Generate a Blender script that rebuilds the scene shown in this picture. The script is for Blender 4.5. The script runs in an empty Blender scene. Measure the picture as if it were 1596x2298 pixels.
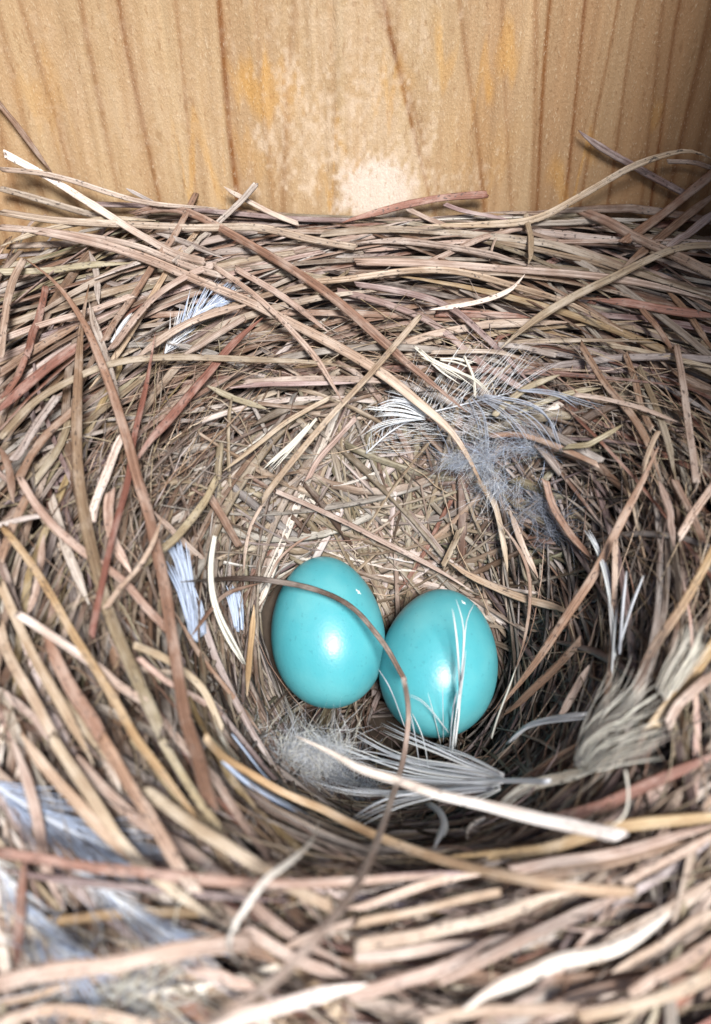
import bpy, math, random
import numpy as np
from mathutils import Vector, Matrix

# ------------------------------------------------------------------ camera, sky, sun, exposure
MM = 0.001                                   # all building below is done in millimetres
CAM = np.array([0.0, 0.0, 90.0])
PITCH = math.radians(40)
FOV = math.radians(65)
sc = bpy.context.scene
cam_d = bpy.data.cameras.new('camera')
cam_d.sensor_fit = 'VERTICAL'
cam_d.angle = FOV
cam_d.clip_start, cam_d.clip_end = 0.002, 50
cam_d.dof.use_dof = True
cam_d.dof.focus_distance = 0.122
cam = bpy.data.objects.new('camera', cam_d)
cam.location = Vector(CAM) * MM
cam.rotation_euler = (math.pi / 2 - PITCH, 0, 0)
sc.collection.objects.link(cam)
sc.camera = cam
cam_d.dof.aperture_fstop = 13

SUN_EL, SUN_AZ = math.radians(47), math.radians(165)      # azimuth clockwise from +Y
w = bpy.data.worlds.new('World'); sc.world = w
w.use_nodes = True
wn = w.node_tree.nodes; wl = w.node_tree.links
sky = wn.new('ShaderNodeTexSky'); sky.sky_type = 'NISHITA'; sky.sun_disc = False
sky.sun_elevation = SUN_EL; sky.sun_rotation = SUN_AZ
bg = wn['Background']; bg.inputs['Strength'].default_value = 0.062
wl.new(sky.outputs[0], bg.inputs['Color'])
sun_d = bpy.data.lights.new('sun', 'SUN'); sun_d.energy = 3.9; sun_d.angle = math.radians(19)
sun_d.color = (1.0, 0.965, 0.925)
sun = bpy.data.objects.new('sun', sun_d)
sd = Vector((math.sin(SUN_AZ) * math.cos(SUN_EL), math.cos(SUN_AZ) * math.cos(SUN_EL), math.sin(SUN_EL)))
sun.rotation_euler = sd.to_track_quat('Z', 'Y').to_euler()
sun.location = sd * 1.0
sc.collection.objects.link(sun)
sc.view_settings.view_transform = 'Standard'
sc.view_settings.look = 'None'
sc.view_settings.gamma = 1
sc.view_settings.use_curve_mapping = False
sc.view_settings.exposure = 1.12
sc.cycles.use_denoising = True
sc.cycles.max_bounces = 6

rng = np.random.default_rng(7)
random.seed(7)

# ------------------------------------------------------------------ the nest's shape
YB = 136.0                                    # inner face of the back panel
XW = 61.0                                     # inner faces of the side panels
CX, CY = 5.0, 71.0
EGGS = [(-4.1, 78.9, 1.1), (12.0, 74.9, -0.9)]


def surf(x, y):
    u = x - CX; v = y - CY
    rx = np.where(u < 0, 30.0, 33.0)
    ry = np.where(v < 0, 37.0, 29.0)
    d = np.sqrt((u / rx) ** 2 + (v / ry) ** 2)
    rim = 18.5 + np.clip((y - 34.0), -40, 110) * 0.25
    rim = rim + 3.0 * np.clip(np.abs(x) / 60, 0, 1.2) ** 2
    s = np.clip((d - 0.3) / 0.7, 0, 1) ** 1.6
    s = s * (1 - 0.10 * np.clip((s - 0.6) / 0.4, 0, 1) ** 2)
    z = -8.0 + (rim + 8.0) * s
    out = np.clip(d - 1, 0, 3)
    return z + 2.2 * (1 - np.exp(-out * 4))


def cdist(x, y):
    u = x - CX; v = y - CY
    rx = np.where(u < 0, 30.0, 33.0)
    ry = np.where(v < 0, 37.0, 29.0)
    return np.sqrt((u / rx) ** 2 + (v / ry) ** 2)


# pixel -> ray (photo measured at 1596 x 2298)
FPX = 1149.0 / math.tan(FOV / 2)
C_R = np.array([1.0, 0, 0]); C_U = np.array([0, math.sin(PITCH), math.cos(PITCH)])
C_F = np.array([0, math.cos(PITCH), -math.sin(PITCH)])


def rays(px):
    px = np.asarray(px, float)
    return (C_F[None] + (px[:, 0:1] - 798) / FPX * C_R[None] - (px[:, 1:2] - 1149) / FPX * C_U[None])


TS = np.linspace(25, 330, 900)


def depth_of(px, eggs=True):
    D = rays(px)
    P = CAM[None, None] + D[:, None, :] * TS[None, :, None]
    hit = P[..., 2] < surf(P[..., 0], P[..., 1])
    hit |= P[..., 1] > YB - 0.4
    if eggs:
        for e in EGGS:
            hit |= ((P - np.array(e)) ** 2).sum(-1) < 9.2 ** 2
    i = np.argmax(hit, axis=1)
    return TS[i]


REG = {0: (0, 0, 1), 1: (0, 0, .5), 2: (798, 0, .5), 3: (0, 503, .5), 4: (798, 503, .5), 5: (0, 1077, .5), 6: (798, 1077, .5),
       7: (0, 1652, .5), 8: (798, 1652, .5), 9: (538.6, 1202.8, .3937), 10: (628.3, 771.9, .45)}


def catmull(pts, n):
    pts = np.asarray(pts, float)
    if len(pts) == 2:
        return pts[0] + (pts[1] - pts[0]) * np.linspace(0, 1, n)[:, None]
    p = np.vstack([2 * pts[0] - pts[1], pts, 2 * pts[-1] - pts[-2]])
    seg = np.linalg.norm(np.diff(pts, axis=0), axis=1); cum = np.r_[0, np.cumsum(seg)]
    s = np.linspace(0, cum[-1] * 0.99999, n)
    out = []
    for q in s:
        k = int(np.searchsorted(cum, q, side='right') - 1); k = min(k, len(seg) - 1)
        t = (q - cum[k]) / max(seg[k], 1e-9)
        a, b, c, d = p[k], p[k + 1], p[k + 2], p[k + 3]
        out.append(0.5 * (2 * b + (c - a) * t + (2 * a - 5 * b + 4 * c - d) * t * t + (3 * b - a - 3 * c + d) * t ** 3))
    return np.array(out)


def place(reg, pts, lift=1.0, n=26, deg=2, pct=85, smooth=True):
    """A line seen in the photograph, laid on the nest at its own distance: points in mm and the depth of each."""
    ox, oy, k = REG[reg]
    p = np.asarray(pts, float) * k + np.array([ox, oy])
    c = catmull(p, n)
    if smooth and len(pts) > 3:
        for _ in range(2):
            c[1:-1] = 0.25 * c[:-2] + 0.5 * c[1:-1] + 0.25 * c[2:]
    d = depth_of(c)
    t = np.linspace(-1, 1, n)
    f = np.polyval(np.polyfit(t, d, deg), t)
    sh = np.percentile(f - d, pct)
    f = f - max(sh, -3.0) - lift
    P = CAM[None] + rays(c) * f[:, None]
    return P, f


# ------------------------------------------------------------------ materials
def new_mat(name):
    m = bpy.data.materials.new(name); m.use_nodes = True
    nt = m.node_tree
    return m, nt, nt.nodes, nt.links, nt.nodes['Principled BSDF']


def math_node(nt, op, a=None, b=None, va=0.5, vb=0.5):
    n = nt.nodes.new('ShaderNodeMath'); n.operation = op
    n.inputs[0].default_value = va; n.inputs[1].default_value = vb
    if a is not None: nt.links.new(a, n.inputs[0])
    if b is not None: nt.links.new(b, n.inputs[1])
    return n.outputs[0]


def maprange(nt, val, a, b, c=0.0, d=1.0):
    n = nt.nodes.new('ShaderNodeMapRange'); n.clamp = True
    n.inputs['From Min'].default_value = a; n.inputs['From Max'].default_value = b
    n.inputs['To Min'].default_value = c; n.inputs['To Max'].default_value = d
    nt.links.new(val, n.inputs['Value'])
    return n.outputs['Result']


def noise(nt, vec, scale, detail=2.0, rough=0.5):
    n = nt.nodes.new('ShaderNodeTexNoise'); n.inputs['Scale'].default_value = scale
    n.inputs['Detail'].default_value = detail; n.inputs['Roughness'].default_value = rough
    nt.links.new(vec, n.inputs['Vector'])
    return n.outputs['Fac']


def mapping(nt, vec, sc_):
    n = nt.nodes.new('ShaderNodeMapping'); n.inputs['Scale'].default_value = sc_
    nt.links.new(vec, n.inputs['Vector'])
    return n.outputs['Vector']


def mixc(nt, fac, a, b, mode='MIX', cb=None):
    n = nt.nodes.new('ShaderNodeMix'); n.data_type = 'RGBA'; n.blend_type = mode
    if isinstance(fac, float): n.inputs['Factor'].default_value = fac
    else: nt.links.new(fac, n.inputs['Factor'])
    nt.links.new(a, n.inputs[6])
    if b is not None: nt.links.new(b, n.inputs[7])
    else: n.inputs[7].default_value = (*cb, 1)
    return n.outputs[2]


def needle_material():
    m, nt, N, L, B = new_mat('dry_needle')
    at = N.new('ShaderNodeAttribute'); at.attribute_name = 'tint'
    st = N.new('ShaderNodeAttribute'); st.attribute_name = 'strand'      # mm along, mm across, random
    v = st.outputs['Vector']
    fib = noise(nt, mapping(nt, v, (0.07, 9.0, 9.0)), 1.0, 4.0, 0.65)     # long fibres
    blot = noise(nt, mapping(nt, v, (0.16, 0.4, 11.0)), 1.0, 4.0, 0.65)   # weathered lengths
    spk = noise(nt, mapping(nt, v, (1.5, 3.0, 7.0)), 1.0, 1.0, 0.5)      # mould specks
    spk2 = noise(nt, mapping(nt, v, (0.05, 0.1, 5.0)), 1.0, 1.0, 0.5)
    c = mixc(nt, maprange(nt, fib, 0.42, 0.66), at.outputs['Color'], None, 'MULTIPLY', (0.42, 0.36, 0.33))
    g = N.new('ShaderNodeMix'); g.data_type = 'RGBA'; g.blend_type = 'MULTIPLY'
    L.new(maprange(nt, blot, 0.40, 0.62, 0.0, 0.55), g.inputs['Factor'])
    L.new(c, g.inputs[6]); g.inputs[7].default_value = (0.62, 0.50, 0.42, 1)
    c = mixc(nt, maprange(nt, blot, 0.52, 0.28, 0.0, 0.40), g.outputs[2], None, 'MIX', (0.50, 0.44, 0.39))
    s = math_node(nt, 'MULTIPLY', maprange(nt, spk, 0.64, 0.68), maprange(nt, spk2, 0.40, 0.55))
    c = mixc(nt, math_node(nt, 'MULTIPLY', s, None, vb=0.8), c, None, 'MIX', (0.035, 0.026, 0.024))
    L.new(c, B.inputs['Base Color'])
    B.inputs['Roughness'].default_value = 0.48
    B.inputs['Specular IOR Level'].default_value = 0.42
    bp = N.new('ShaderNodeBump'); bp.inputs['Strength'].default_value = 0.5; bp.inputs['Distance'].default_value = 0.00025
    L.new(fib, bp.inputs['Height']); L.new(bp.outputs['Normal'], B.inputs['Normal'])
    return m


def feather_material():
    m, nt, N, L, B = new_mat('feather_barb')
    at = N.new('ShaderNodeAttribute'); at.attribute_name = 'tint'
    L.new(at.outputs['Color'], B.inputs['Base Color'])
    B.inputs['Roughness'].default_value = 0.4
    tr = N.new('ShaderNodeBsdfTranslucent'); L.new(at.outputs['Color'], tr.inputs['Color'])
    mx = N.new('ShaderNodeMixShader'); mx.inputs[0].default_value = 0.5
    L.new(B.outputs[0], mx.inputs[1]); L.new(tr.outputs[0], mx.inputs[2])
    L.new(mx.outputs[0], N['Material Output'].inputs['Surface'])
    return m


def egg_material():
    m, nt, N, L, B = new_mat('eggshell')
    tc = N.new('ShaderNodeTexCoord')
    a = noise(nt, tc.outputs['Object'], 300, 4.0, 0.6)
    b = noise(nt, tc.outputs['Object'], 2600, 2.0, 0.5)
    base = N.new('ShaderNodeRGB'); base.outputs[0].default_value = (0.057, 0.295, 0.342, 1)
    c = mixc(nt, maprange(nt, a, 0.3, 0.7, 0, 0.22), base.outputs[0], None, 'MIX', (0.10, 0.375, 0.40))
    d = noise(nt, tc.outputs['Object'], 120, 3.0, 0.55)
    c = mixc(nt, maprange(nt, d, 0.48, 0.75, 0, 0.30), c, None, 'MIX', (0.17, 0.42, 0.43))          # chalky bloom
    e = noise(nt, tc.outputs['Object'], 1700, 1.0, 0.5)
    c = mixc(nt, maprange(nt, e, 0.66, 0.72, 0, 0.35), c, None, 'MULTIPLY', (0.55, 0.6, 0.6))        # pores
    L.new(c, B.inputs['Base Color'])
    rr = maprange(nt, d, 0.35, 0.7, 0.33, 0.50); L.new(rr, B.inputs['Roughness'])
    B.inputs['Specular IOR Level'].default_value = 0.5
    B.inputs['Subsurface Weight'].default_value = 0.15
    B.inputs['Subsurface Radius'].default_value = (0.4, 1.0, 1.0)
    B.inputs['Subsurface Scale'].default_value = 0.0012
    bp = N.new('ShaderNodeBump'); bp.inputs['Strength'].default_value = 0.14; bp.inputs['Distance'].default_value = 0.0002
    L.new(b, bp.inputs['Height']); L.new(bp.outputs['Normal'], B.inputs['Normal'])
    return m


def wood_material(grain_only=False):
    m, nt, N, L, B = new_mat('rough_pine_board' if not grain_only else 'pine_side_board')
    tc = N.new('ShaderNodeTexCoord'); v = tc.outputs['Object']
    if grain_only:
        rgb = N.new('ShaderNodeRGB'); rgb.outputs[0].default_value = (0.36, 0.22, 0.115, 1); c = rgb.outputs[0]
    else:
        at = N.new('ShaderNodeAttribute'); at.attribute_name = 'tint'; c = at.outputs['Color']
    f1 = noise(nt, mapping(nt, v, (900, 900, 60)), 1.0, 4.0, 0.65)
    f2 = noise(nt, mapping(nt, v, (3600, 3600, 1700)), 1.0, 2.0, 0.6)
    f3 = noise(nt, mapping(nt, v, (1500, 1500, 620)), 1.0, 1.0, 0.5)
    c = mixc(nt, maprange(nt, f1, 0.38, 0.70, 0, 0.5), c, None, 'MULTIPLY', (0.74, 0.66, 0.58))
    c = mixc(nt, maprange(nt, f2, 0.60, 0.70, 0, 0.28), c, None, 'MIX', (0.62, 0.52, 0.38))       # raised pale fibre tips
    c = mixc(nt, maprange(nt, f3, 0.36, 0.28, 0, 0.35), c, None, 'MULTIPLY', (0.55, 0.42, 0.30))
    L.new(c, B.inputs['Base Color'])
    B.inputs['Roughness'].default_value = 0.6
    B.inputs['Specular IOR Level'].default_value = 0.3
    h = math_node(nt, 'ADD', f2, f1)
    bp = N.new('ShaderNodeBump'); bp.inputs['Strength'].default_value = 0.35; bp.inputs['Distance'].default_value = 0.0004
    L.new(h, bp.inputs['Height']); L.new(bp.outputs['Normal'], B.inputs['Normal'])
    return m


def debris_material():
    m, nt, N, L, B = new_mat('gap_shade_debris')
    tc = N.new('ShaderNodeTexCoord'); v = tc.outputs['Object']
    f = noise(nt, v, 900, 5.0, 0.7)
    r = N.new('ShaderNodeValToRGB'); r.color_ramp.elements[0].color = (0.012, 0.009, 0.007, 1); r.color_ramp.elements[1].color = (0.07, 0.048, 0.032, 1)  # debris bed coloured extra dark, so gaps above it read as shade
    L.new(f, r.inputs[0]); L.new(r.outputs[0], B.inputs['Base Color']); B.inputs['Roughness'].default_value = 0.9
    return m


def plain_material(name, rgb, rough=0.6):
    m, nt, N, L, B = new_mat(name)
    tc = N.new('ShaderNodeTexCoord')
    f = noise(nt, tc.outputs['Object'], 1800, 3.0, 0.6)
    r = N.new('ShaderNodeRGB'); r.outputs[0].default_value = (*rgb, 1)
    c = mixc(nt, maprange(nt, f, 0.35, 0.7, 0, 0.5), r.outputs[0], None, 'MULTIPLY', (0.7, 0.66, 0.6))
    L.new(c, B.inputs['Base Color']); B.inputs['Roughness'].default_value = rough
    return m


M_NEEDLE = needle_material(); M_FEATHER = feather_material(); M_EGG = egg_material()
M_WOOD = wood_material(); M_SIDE = wood_material(True); M_DEBRIS = debris_material()
M_FLECK = plain_material('chalky_fleck', (0.6, 0.66, 0.66))


# ------------------------------------------------------------------ mesh helpers
def make_mesh(name, V, Q, mat, tint=None, strand=None, smooth=True, origin=None):
    """V in mm (world); Q quads."""
    V = np.asarray(V, np.float64); Q = np.asarray(Q, np.int32)
    if origin is not None: V = V - np.asarray(origin)
    me = bpy.data.meshes.new(name)
    me.vertices.add(len(V)); me.vertices.foreach_set('co', (V * MM).astype(np.float32).ravel())
    k = Q.shape[1]
    me.loops.add(Q.size); me.loops.foreach_set('vertex_index', Q.ravel())
    me.polygons.add(len(Q)); me.polygons.foreach_set('loop_start', np.arange(0, Q.size, k, dtype=np.int32))
    try: me.polygons.foreach_set('loop_total', np.full(len(Q), k, np.int32))
    except Exception: pass
    me.update(calc_edges=True)
    me.polygons.foreach_set('use_smooth', np.full(len(Q), smooth))
    if tint is not None:
        a = me.attributes.new('tint', 'FLOAT_COLOR', 'POINT')
        a.data.foreach_set('color', np.c_[tint, np.ones(len(tint))].astype(np.float32).ravel())
    if strand is not None:
        a = me.attributes.new('strand', 'FLOAT_VECTOR', 'POINT')
        a.data.foreach_set('vector', np.asarray(strand, np.float32).ravel())
    me.materials.append(mat)
    me.validate()
    return me


def link(name, me, parent=None, loc=None):
    o = bpy.data.objects.new(name, me); sc.collection.objects.link(o)
    if loc is not None: o.location = Vector(loc) * MM
    if parent is not None: o.parent = parent
    return o


def tag(o, label=None, cat=None, group=None, kind=None):
    if label: o['label'] = label
    if cat: o['category'] = cat
    if group: o['group'] = group
    if kind: o['kind'] = kind
    return o


# cross-sections (side, top): a half-round pine needle with a groove, a flat straw, a hair
PROF_NEEDLE = np.array([(-1, 0), (-.86, .20), (-.40, .36), (-.06, .17), (.06, .17), (.40, .36), (.86, .20), (1, 0), (.45, -.22), (-.45, -.22)])
PROF_ROUND = np.array([(-1, 0), (-.7, .5), (0, .72), (.7, .5), (1, 0), (0, -.7)])
PROF_STRAW = np.array([(-1, 0), (-.5, .33), (.5, .30), (1, 0), (.0, -.33)])
PROF_HAIR = np.array([(-1, 0), (0, .8), (1, 0), (0, -.8)])


def sweep(P, W, up, col, prof, seeds, twist=None):
    """P (S,n,3) centre lines, W (S,n) half widths, up (S,3), col (S,3) or (S,n,3): verts, quads, tint, strand."""
    S, n, _ = P.shape; m = len(prof)
    T = np.gradient(P, axis=1); T /= np.linalg.norm(T, axis=2, keepdims=True) + 1e-9
    U = np.broadcast_to(up[:, None, :], P.shape)
    side = np.cross(T, U); side /= np.linalg.norm(side, axis=2, keepdims=True) + 1e-9
    top = np.cross(side, T)
    if twist is not None:
        a = twist[..., None]
        side, top = side * np.cos(a) + top * np.sin(a), top * np.cos(a) - side * np.sin(a)
    V = (P[:, :, None, :] + W[:, :, None, None] * (prof[None, None, :, 0, None] * side[:, :, None, :] + prof[None, None, :, 1, None] * top[:, :, None, :]))
    sl = rng.normal(0, .9, (S, 2))
    tip = rng.normal(0, .25, (S, 2, m))                                 # frayed, slanting ends
    for e, i in ((0, 0), (1, n - 1)):
        off = (sl[:, e, None] * prof[None, :, 0] + tip[:, e]) * W[:, i, None]
        V[:, i] += T[:, i, None, :] * off[..., None]
    c0 = V[:, 0].mean(1, keepdims=True); c1 = V[:, -1].mean(1, keepdims=True)
    V = np.concatenate([(c0 + (V[:, 0] - c0) * .03)[:, None], V, (c1 + (V[:, -1] - c1) * .03)[:, None]], axis=1)
    W = np.concatenate([W[:, :1], W, W[:, -1:]], axis=1)
    P = np.concatenate([P[:, :1], P, P[:, -1:]], axis=1)
    if col.ndim == 3: col = np.concatenate([col[:, :1], col, col[:, -1:]], axis=1)
    n += 2
    V = V.reshape(-1, 3)
    L = np.concatenate([np.zeros((S, 1)), np.cumsum(np.linalg.norm(np.diff(P, axis=1), axis=2), axis=1)], axis=1)
    st = np.zeros((S, n, m, 3))
    st[..., 0] = L[:, :, None] + seeds[:, None, None] * 97
    st[..., 1] = W[:, :, None] * prof[None, None, :, 0]
    st[..., 2] = seeds[:, None, None]
    if col.ndim == 2: col = np.repeat(col[:, None, :], n, axis=1)
    tint = np.repeat(col[:, :, None, :], m, axis=2).reshape(-1, 3)
    i = np.arange(n - 1); j = np.arange(m)
    base = (i[:, None] * m + j[None, :]); nxt = (i[:, None] * m + (j[None, :] + 1) % m)
    q = np.stack([base, nxt, nxt + m, base + m], axis=-1).reshape(-1, 4)
    Q = (np.arange(S)[:, None, None] * (n * m) + q[None]).reshape(-1, 4)
    return V, Q, tint, st.reshape(-1, 3)


def profile_width(n, w, style, S=1):
    """half width along the strand: blunt or pointed ends"""
    t = np.linspace(0, 1, n)[None, :].repeat(S, 0)
    f = np.ones_like(t)
    if style in ('point', 'both'): f = f * np.clip((1 - t) / 0.26, 0.05, 1) ** 0.7
    if style in ('both', 'start'): f = f * np.clip(t / 0.22, 0.05, 1) ** 0.7
    if style in ('none', 'point'): f[:, 0] *= .92
    if style in ('none', 'start'): f[:, -1] *= .92
    return f * np.asarray(w).reshape(-1, 1)


PAL = {'k': (.13, .085, .062), 'p': (.42, .338, .288), 't': (.42, .34, .25), 'g': (.41, .375, .35), 'b': (.27, .18, .13), 'r': (.25, .125, .095),
       'o': (.33, .285, .195), 'w': (.74, .68, .62), 'd': (.045, .028, .022), 'y': (.39, .29, .165), 'm': (.31, .23, .23)}


def tint_of(c, j=0.10):
    a = np.array(PAL[c]) * (1 + rng.normal(0, j))
    return np.clip(a * (1 + rng.normal(0, 0.02, 3)), 0.01, 0.9)


# ------------------------------------------------------------------ the nest box (the surface behind and around)
def box_panel(name, lo, hi, mat, parent):
    lo = np.array(lo, float); hi = np.array(hi, float)
    V = np.array([[(lo, hi)[i][0], (lo, hi)[j][1], (lo, hi)[k][2]] for i in (0, 1) for j in (0, 1) for k in (0, 1)])
    Q = [(0, 1, 3, 2), (4, 6, 7, 5), (0, 4, 5, 1), (2, 3, 7, 6), (0, 2, 6, 4), (1, 5, 7, 3)]
    o = link(name, make_mesh(name, V, Q, mat, smooth=False), parent)
    b = o.modifiers.new('edge', 'BEVEL'); b.width = 0.0006; b.segments = 2
    return o


def to_board(px, py):
    d = rays([(px, py)])[0]
    P = CAM + d * (YB / d[1])
    return P[0], P[2]


def back_board(parent):
    x0, x1, z0, z1 = -XW - 3, XW + 3, -24.0, 149.5
    nx, nz = 460, 420
    X, Z = np.meshgrid(np.linspace(x0, x1, nx), np.linspace(z0, z1, nz))
    r = np.random.default_rng(3)

    def smooth_noise(nxk, nzk):
        g = r.normal(0, 1, (nzk, nxk))
        xi = np.linspace(0, nxk - 1.001, nx); zi = np.linspace(0, nzk - 1.001, nz)
        fx = xi - np.floor(xi); fz = zi - np.floor(zi); fx = fx * fx * (3 - 2 * fx); fz = fz * fz * (3 - 2 * fz)
        ix = xi.astype(int); iz = zi.astype(int)
        a = g[iz][:, ix]; b = g[iz][:, ix + 1]; c = g[iz + 1][:, ix]; d = g[iz + 1][:, ix + 1]
        return (a * (1 - fx) + b * fx) * (1 - fz)[:, None] + (c * (1 - fx) + d * fx) * fz[:, None]

    warp = smooth_noise(8, 5) * 0.30 + smooth_noise(40, 14) * 0.10
    XX = X + warp
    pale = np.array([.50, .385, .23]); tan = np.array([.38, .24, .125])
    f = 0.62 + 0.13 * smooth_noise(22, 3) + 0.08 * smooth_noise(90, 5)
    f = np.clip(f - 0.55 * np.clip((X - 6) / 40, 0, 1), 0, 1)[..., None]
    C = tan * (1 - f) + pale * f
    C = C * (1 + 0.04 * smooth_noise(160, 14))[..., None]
    # growth rings: measured from the photograph as (top px, bottom px, strength, width mm)
    rings = [((490, 0), (530, 375), .85, .75), ((275, 0), (360, 450), .50, .9), ((50, 25), (125, 280), .35, .8), ((195, 60), (250, 330), .35, .9),
             ((395, 0), (452, 450), .25, .7), ((660, 0), (648, 200), .25, 1.4), ((862, 0), (910, 210), .60, .8), ((910, 210), (990, 450), .25, .8),
             ((1035, 0), (1085, 460), .50, .9), ((1140, 60), (1145, 460), .28, .8), ((1245, 0), (1205, 440), .55, .7), ((1205, 0), (1200, 400), .35, 1.0),
             ((1323, 0), (1268, 440), .80, .55), ((1385, 0), (1310, 440), .50, .6), ((1440, 0), (1370, 400), .50, .55), ((1485, 0), (1455, 330), .45, .7),
             ((1535, 0), (1475, 340), .60, .55), ((1590, 0), (1530, 300), .45, .7), ((575, 0), (600, 300), .18, .8), ((745, 0), (745, 200), .15, 1.2)]
    for (a, b, s, wd) in rings:
        xa, za = to_board(*a); xb, zb = to_board(*b)
        xr = xa + (Z - za) / (zb - za) * (xb - xa)
        dx = XX - xr - 0.35 * np.sin(Z * 0.11 + xa)
        e = np.where(dx < 0, np.exp(-(dx / (wd * .40)) ** 2), .75 * np.exp(-(dx / (wd * .5)) ** 2) + .25 * np.exp(-dx / (wd * 3.0)))    # sharp on one side, fading on the other
        k = np.clip(2.3 * s * e * (0.85 + 0.25 * smooth_noise(6, 9)).clip(0.3, 1.3), 0, 1.2)
        C = C * (1 - k[..., None] * np.array([.42, .58, .70]))
    for xr in np.r_[np.linspace(-64, -52, 4), np.linspace(52, 64, 5)]:
        k = .5 * np.exp(-((XX - xr) / .7) ** 2)
        C = C * (1 - k[..., None] * np.array([.42, .58, .70]))
    # resin stains with streaked tops
    streak = smooth_noise(110, 6) * 4.0 + smooth_noise(60, 4) * 2.5
    amber = np.array([.43, .30, .11])
    for (cx, cy, wx, wz, s) in [(600, 215, 80, 75, .85), (1090, 175, 35, 60, .75), (1150, 90, 40, 70, .75), (880, 180, 55, 45, .6), (450, 390, 50, 45, .75),
                                (760, 365, 60, 40, .65), (1000, 110, 35, 70, .5), (1280, 400, 60, 45, .75), (1480, 230, 25, 40, .5), (90, 200, 50, 60, .35), (560, 390, 60, 50, .35), (1090, 330, 100, 90, .25)]:
        bx, bz = to_board(cx, cy); ex, ez = to_board(cx + wx, cy - wz); ex = abs(ex - bx); ez = abs(ez - bz)
        q = 1.15 - np.sqrt(((XX - bx) / ex) ** 2 + ((Z - bz + streak * 0.9) / ez) ** 2)
        k = np.clip(q / 0.55, 0, 1) * s * .85 * (0.8 + 0.2 * smooth_noise(60, 30))
        k = np.clip(k, 0, 1)[..., None]
        C = C * (1 - k) + (amber * (0.55 + 0.45 * C / C.mean())) * k
    # scuffed, whitened wood in the middle and one pale patch low down
    fine = smooth_noise(230, 200); mid = smooth_noise(60, 46)
    for (cx, cy, wx, wz, s, thr) in [(780, 60, 210, 190, .42, .02), (690, 300, 90, 150, .62, -.05), (830, 290, 170, 130, .58, -.1), (880, 415, 150, 80, .65, -.25), (300, 230, 300, 220, .25, .1)]:
        bx, bz = to_board(cx, cy); ex, ez = to_board(cx + wx, cy - wz); ex = abs(ex - bx); ez = abs(ez - bz)
        q = 1 - np.sqrt(((X - bx) / ex) ** 2 + ((Z - bz) / ez) ** 2) + 0.26 * mid + 0.36 * fine - thr
        k = (np.clip(q / 0.65, 0, 1) * .72 * s * np.clip(.72 + .30 * fine, .2, 1))[..., None]
        C = C * (1 - k) + np.array([.63, .52, .385]) * k
    bx, bz = to_board(840, 435)
    q = 1 - np.sqrt(((X - bx) / 7.5) ** 2 + ((Z - bz) / 6.2) ** 2) + 0.10 * fine + .08 * mid
    k = np.clip(q / 0.35, 0, 1)[..., None] * .9
    C = C * (1 - k) + np.array([.70, .625, .54]) * k
    C = np.clip(C * np.array([.78, .755, .76]), 0.02, 0.85)
    Y = np.full_like(X, YB) + 0.10 * smooth_noise(90, 8) - 0.15
    V = np.stack([X, Y, Z], -1).reshape(-1, 3)
    i = np.arange(nz - 1)[:, None] * nx + np.arange(nx - 1)[None]
    Q = np.stack([i, i + 1, i + nx + 1, i + nx], -1).reshape(-1, 4)
    # back and edges: a thick plank
    nV = len(V)
    rim = np.r_[np.arange(nx), np.arange(1, nz) * nx + nx - 1, (nz - 1) * nx + np.arange(nx - 2, -1, -1), np.arange(nz - 2, 0, -1) * nx]
    Vb = V[rim].copy(); Vb[:, 1] = YB + 18
    k = len(rim); a = np.arange(k)
    Qs = np.stack([rim, nV + a, nV + (a + 1) % k, rim[(a + 1) % k]], -1)
    Vc = np.vstack([V, Vb]); tint = np.vstack([C.reshape(-1, 3), C.reshape(-1, 3)[rim]])
    Qc = np.vstack([Q, Qs])
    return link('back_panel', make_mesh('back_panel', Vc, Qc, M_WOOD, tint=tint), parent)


nest_box = bpy.data.objects.new('nest_box', None); sc.collection.objects.link(nest_box)
nest_box.location = (0, YB * MM, -0.024)
tag(nest_box, 'pale pine nest box whose rough back board rises behind the nest', 'nest box')
bpy.context.view_layer.update()


def keep(o, p):
    o.parent = p; o.matrix_parent_inverse = p.matrix_world.inverted()


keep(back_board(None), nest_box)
for s in (-1, 1):
    a, b = (XW, XW + 18) if s > 0 else (-XW - 18, -XW)
    keep(box_panel('side_panel', (a, 22, -24), (b, YB - 0.6, 149.5), M_SIDE, None), nest_box)
keep(box_panel('unseen_roof_panel', (-XW - 18, 100, 150), (XW + 18, YB + 18, 166), M_SIDE, None), nest_box)  # out of view; added and sized to cut light at the back
keep(box_panel('floor_panel', (-XW + .3, -4, -24), (XW - .3, YB - 0.6, -16), M_SIDE, None), nest_box)

# ------------------------------------------------------------------ the nest: body, needle mass, grass lining
nest = bpy.data.objects.new('bird_nest', None); sc.collection.objects.link(nest)
nest.location = (CX * MM, CY * MM, -0.0155)
tag(nest, 'cup shaped bird nest of dry brown pine needles and grass holding two eggs', 'nest')
bpy.context.view_layer.update()


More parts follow.
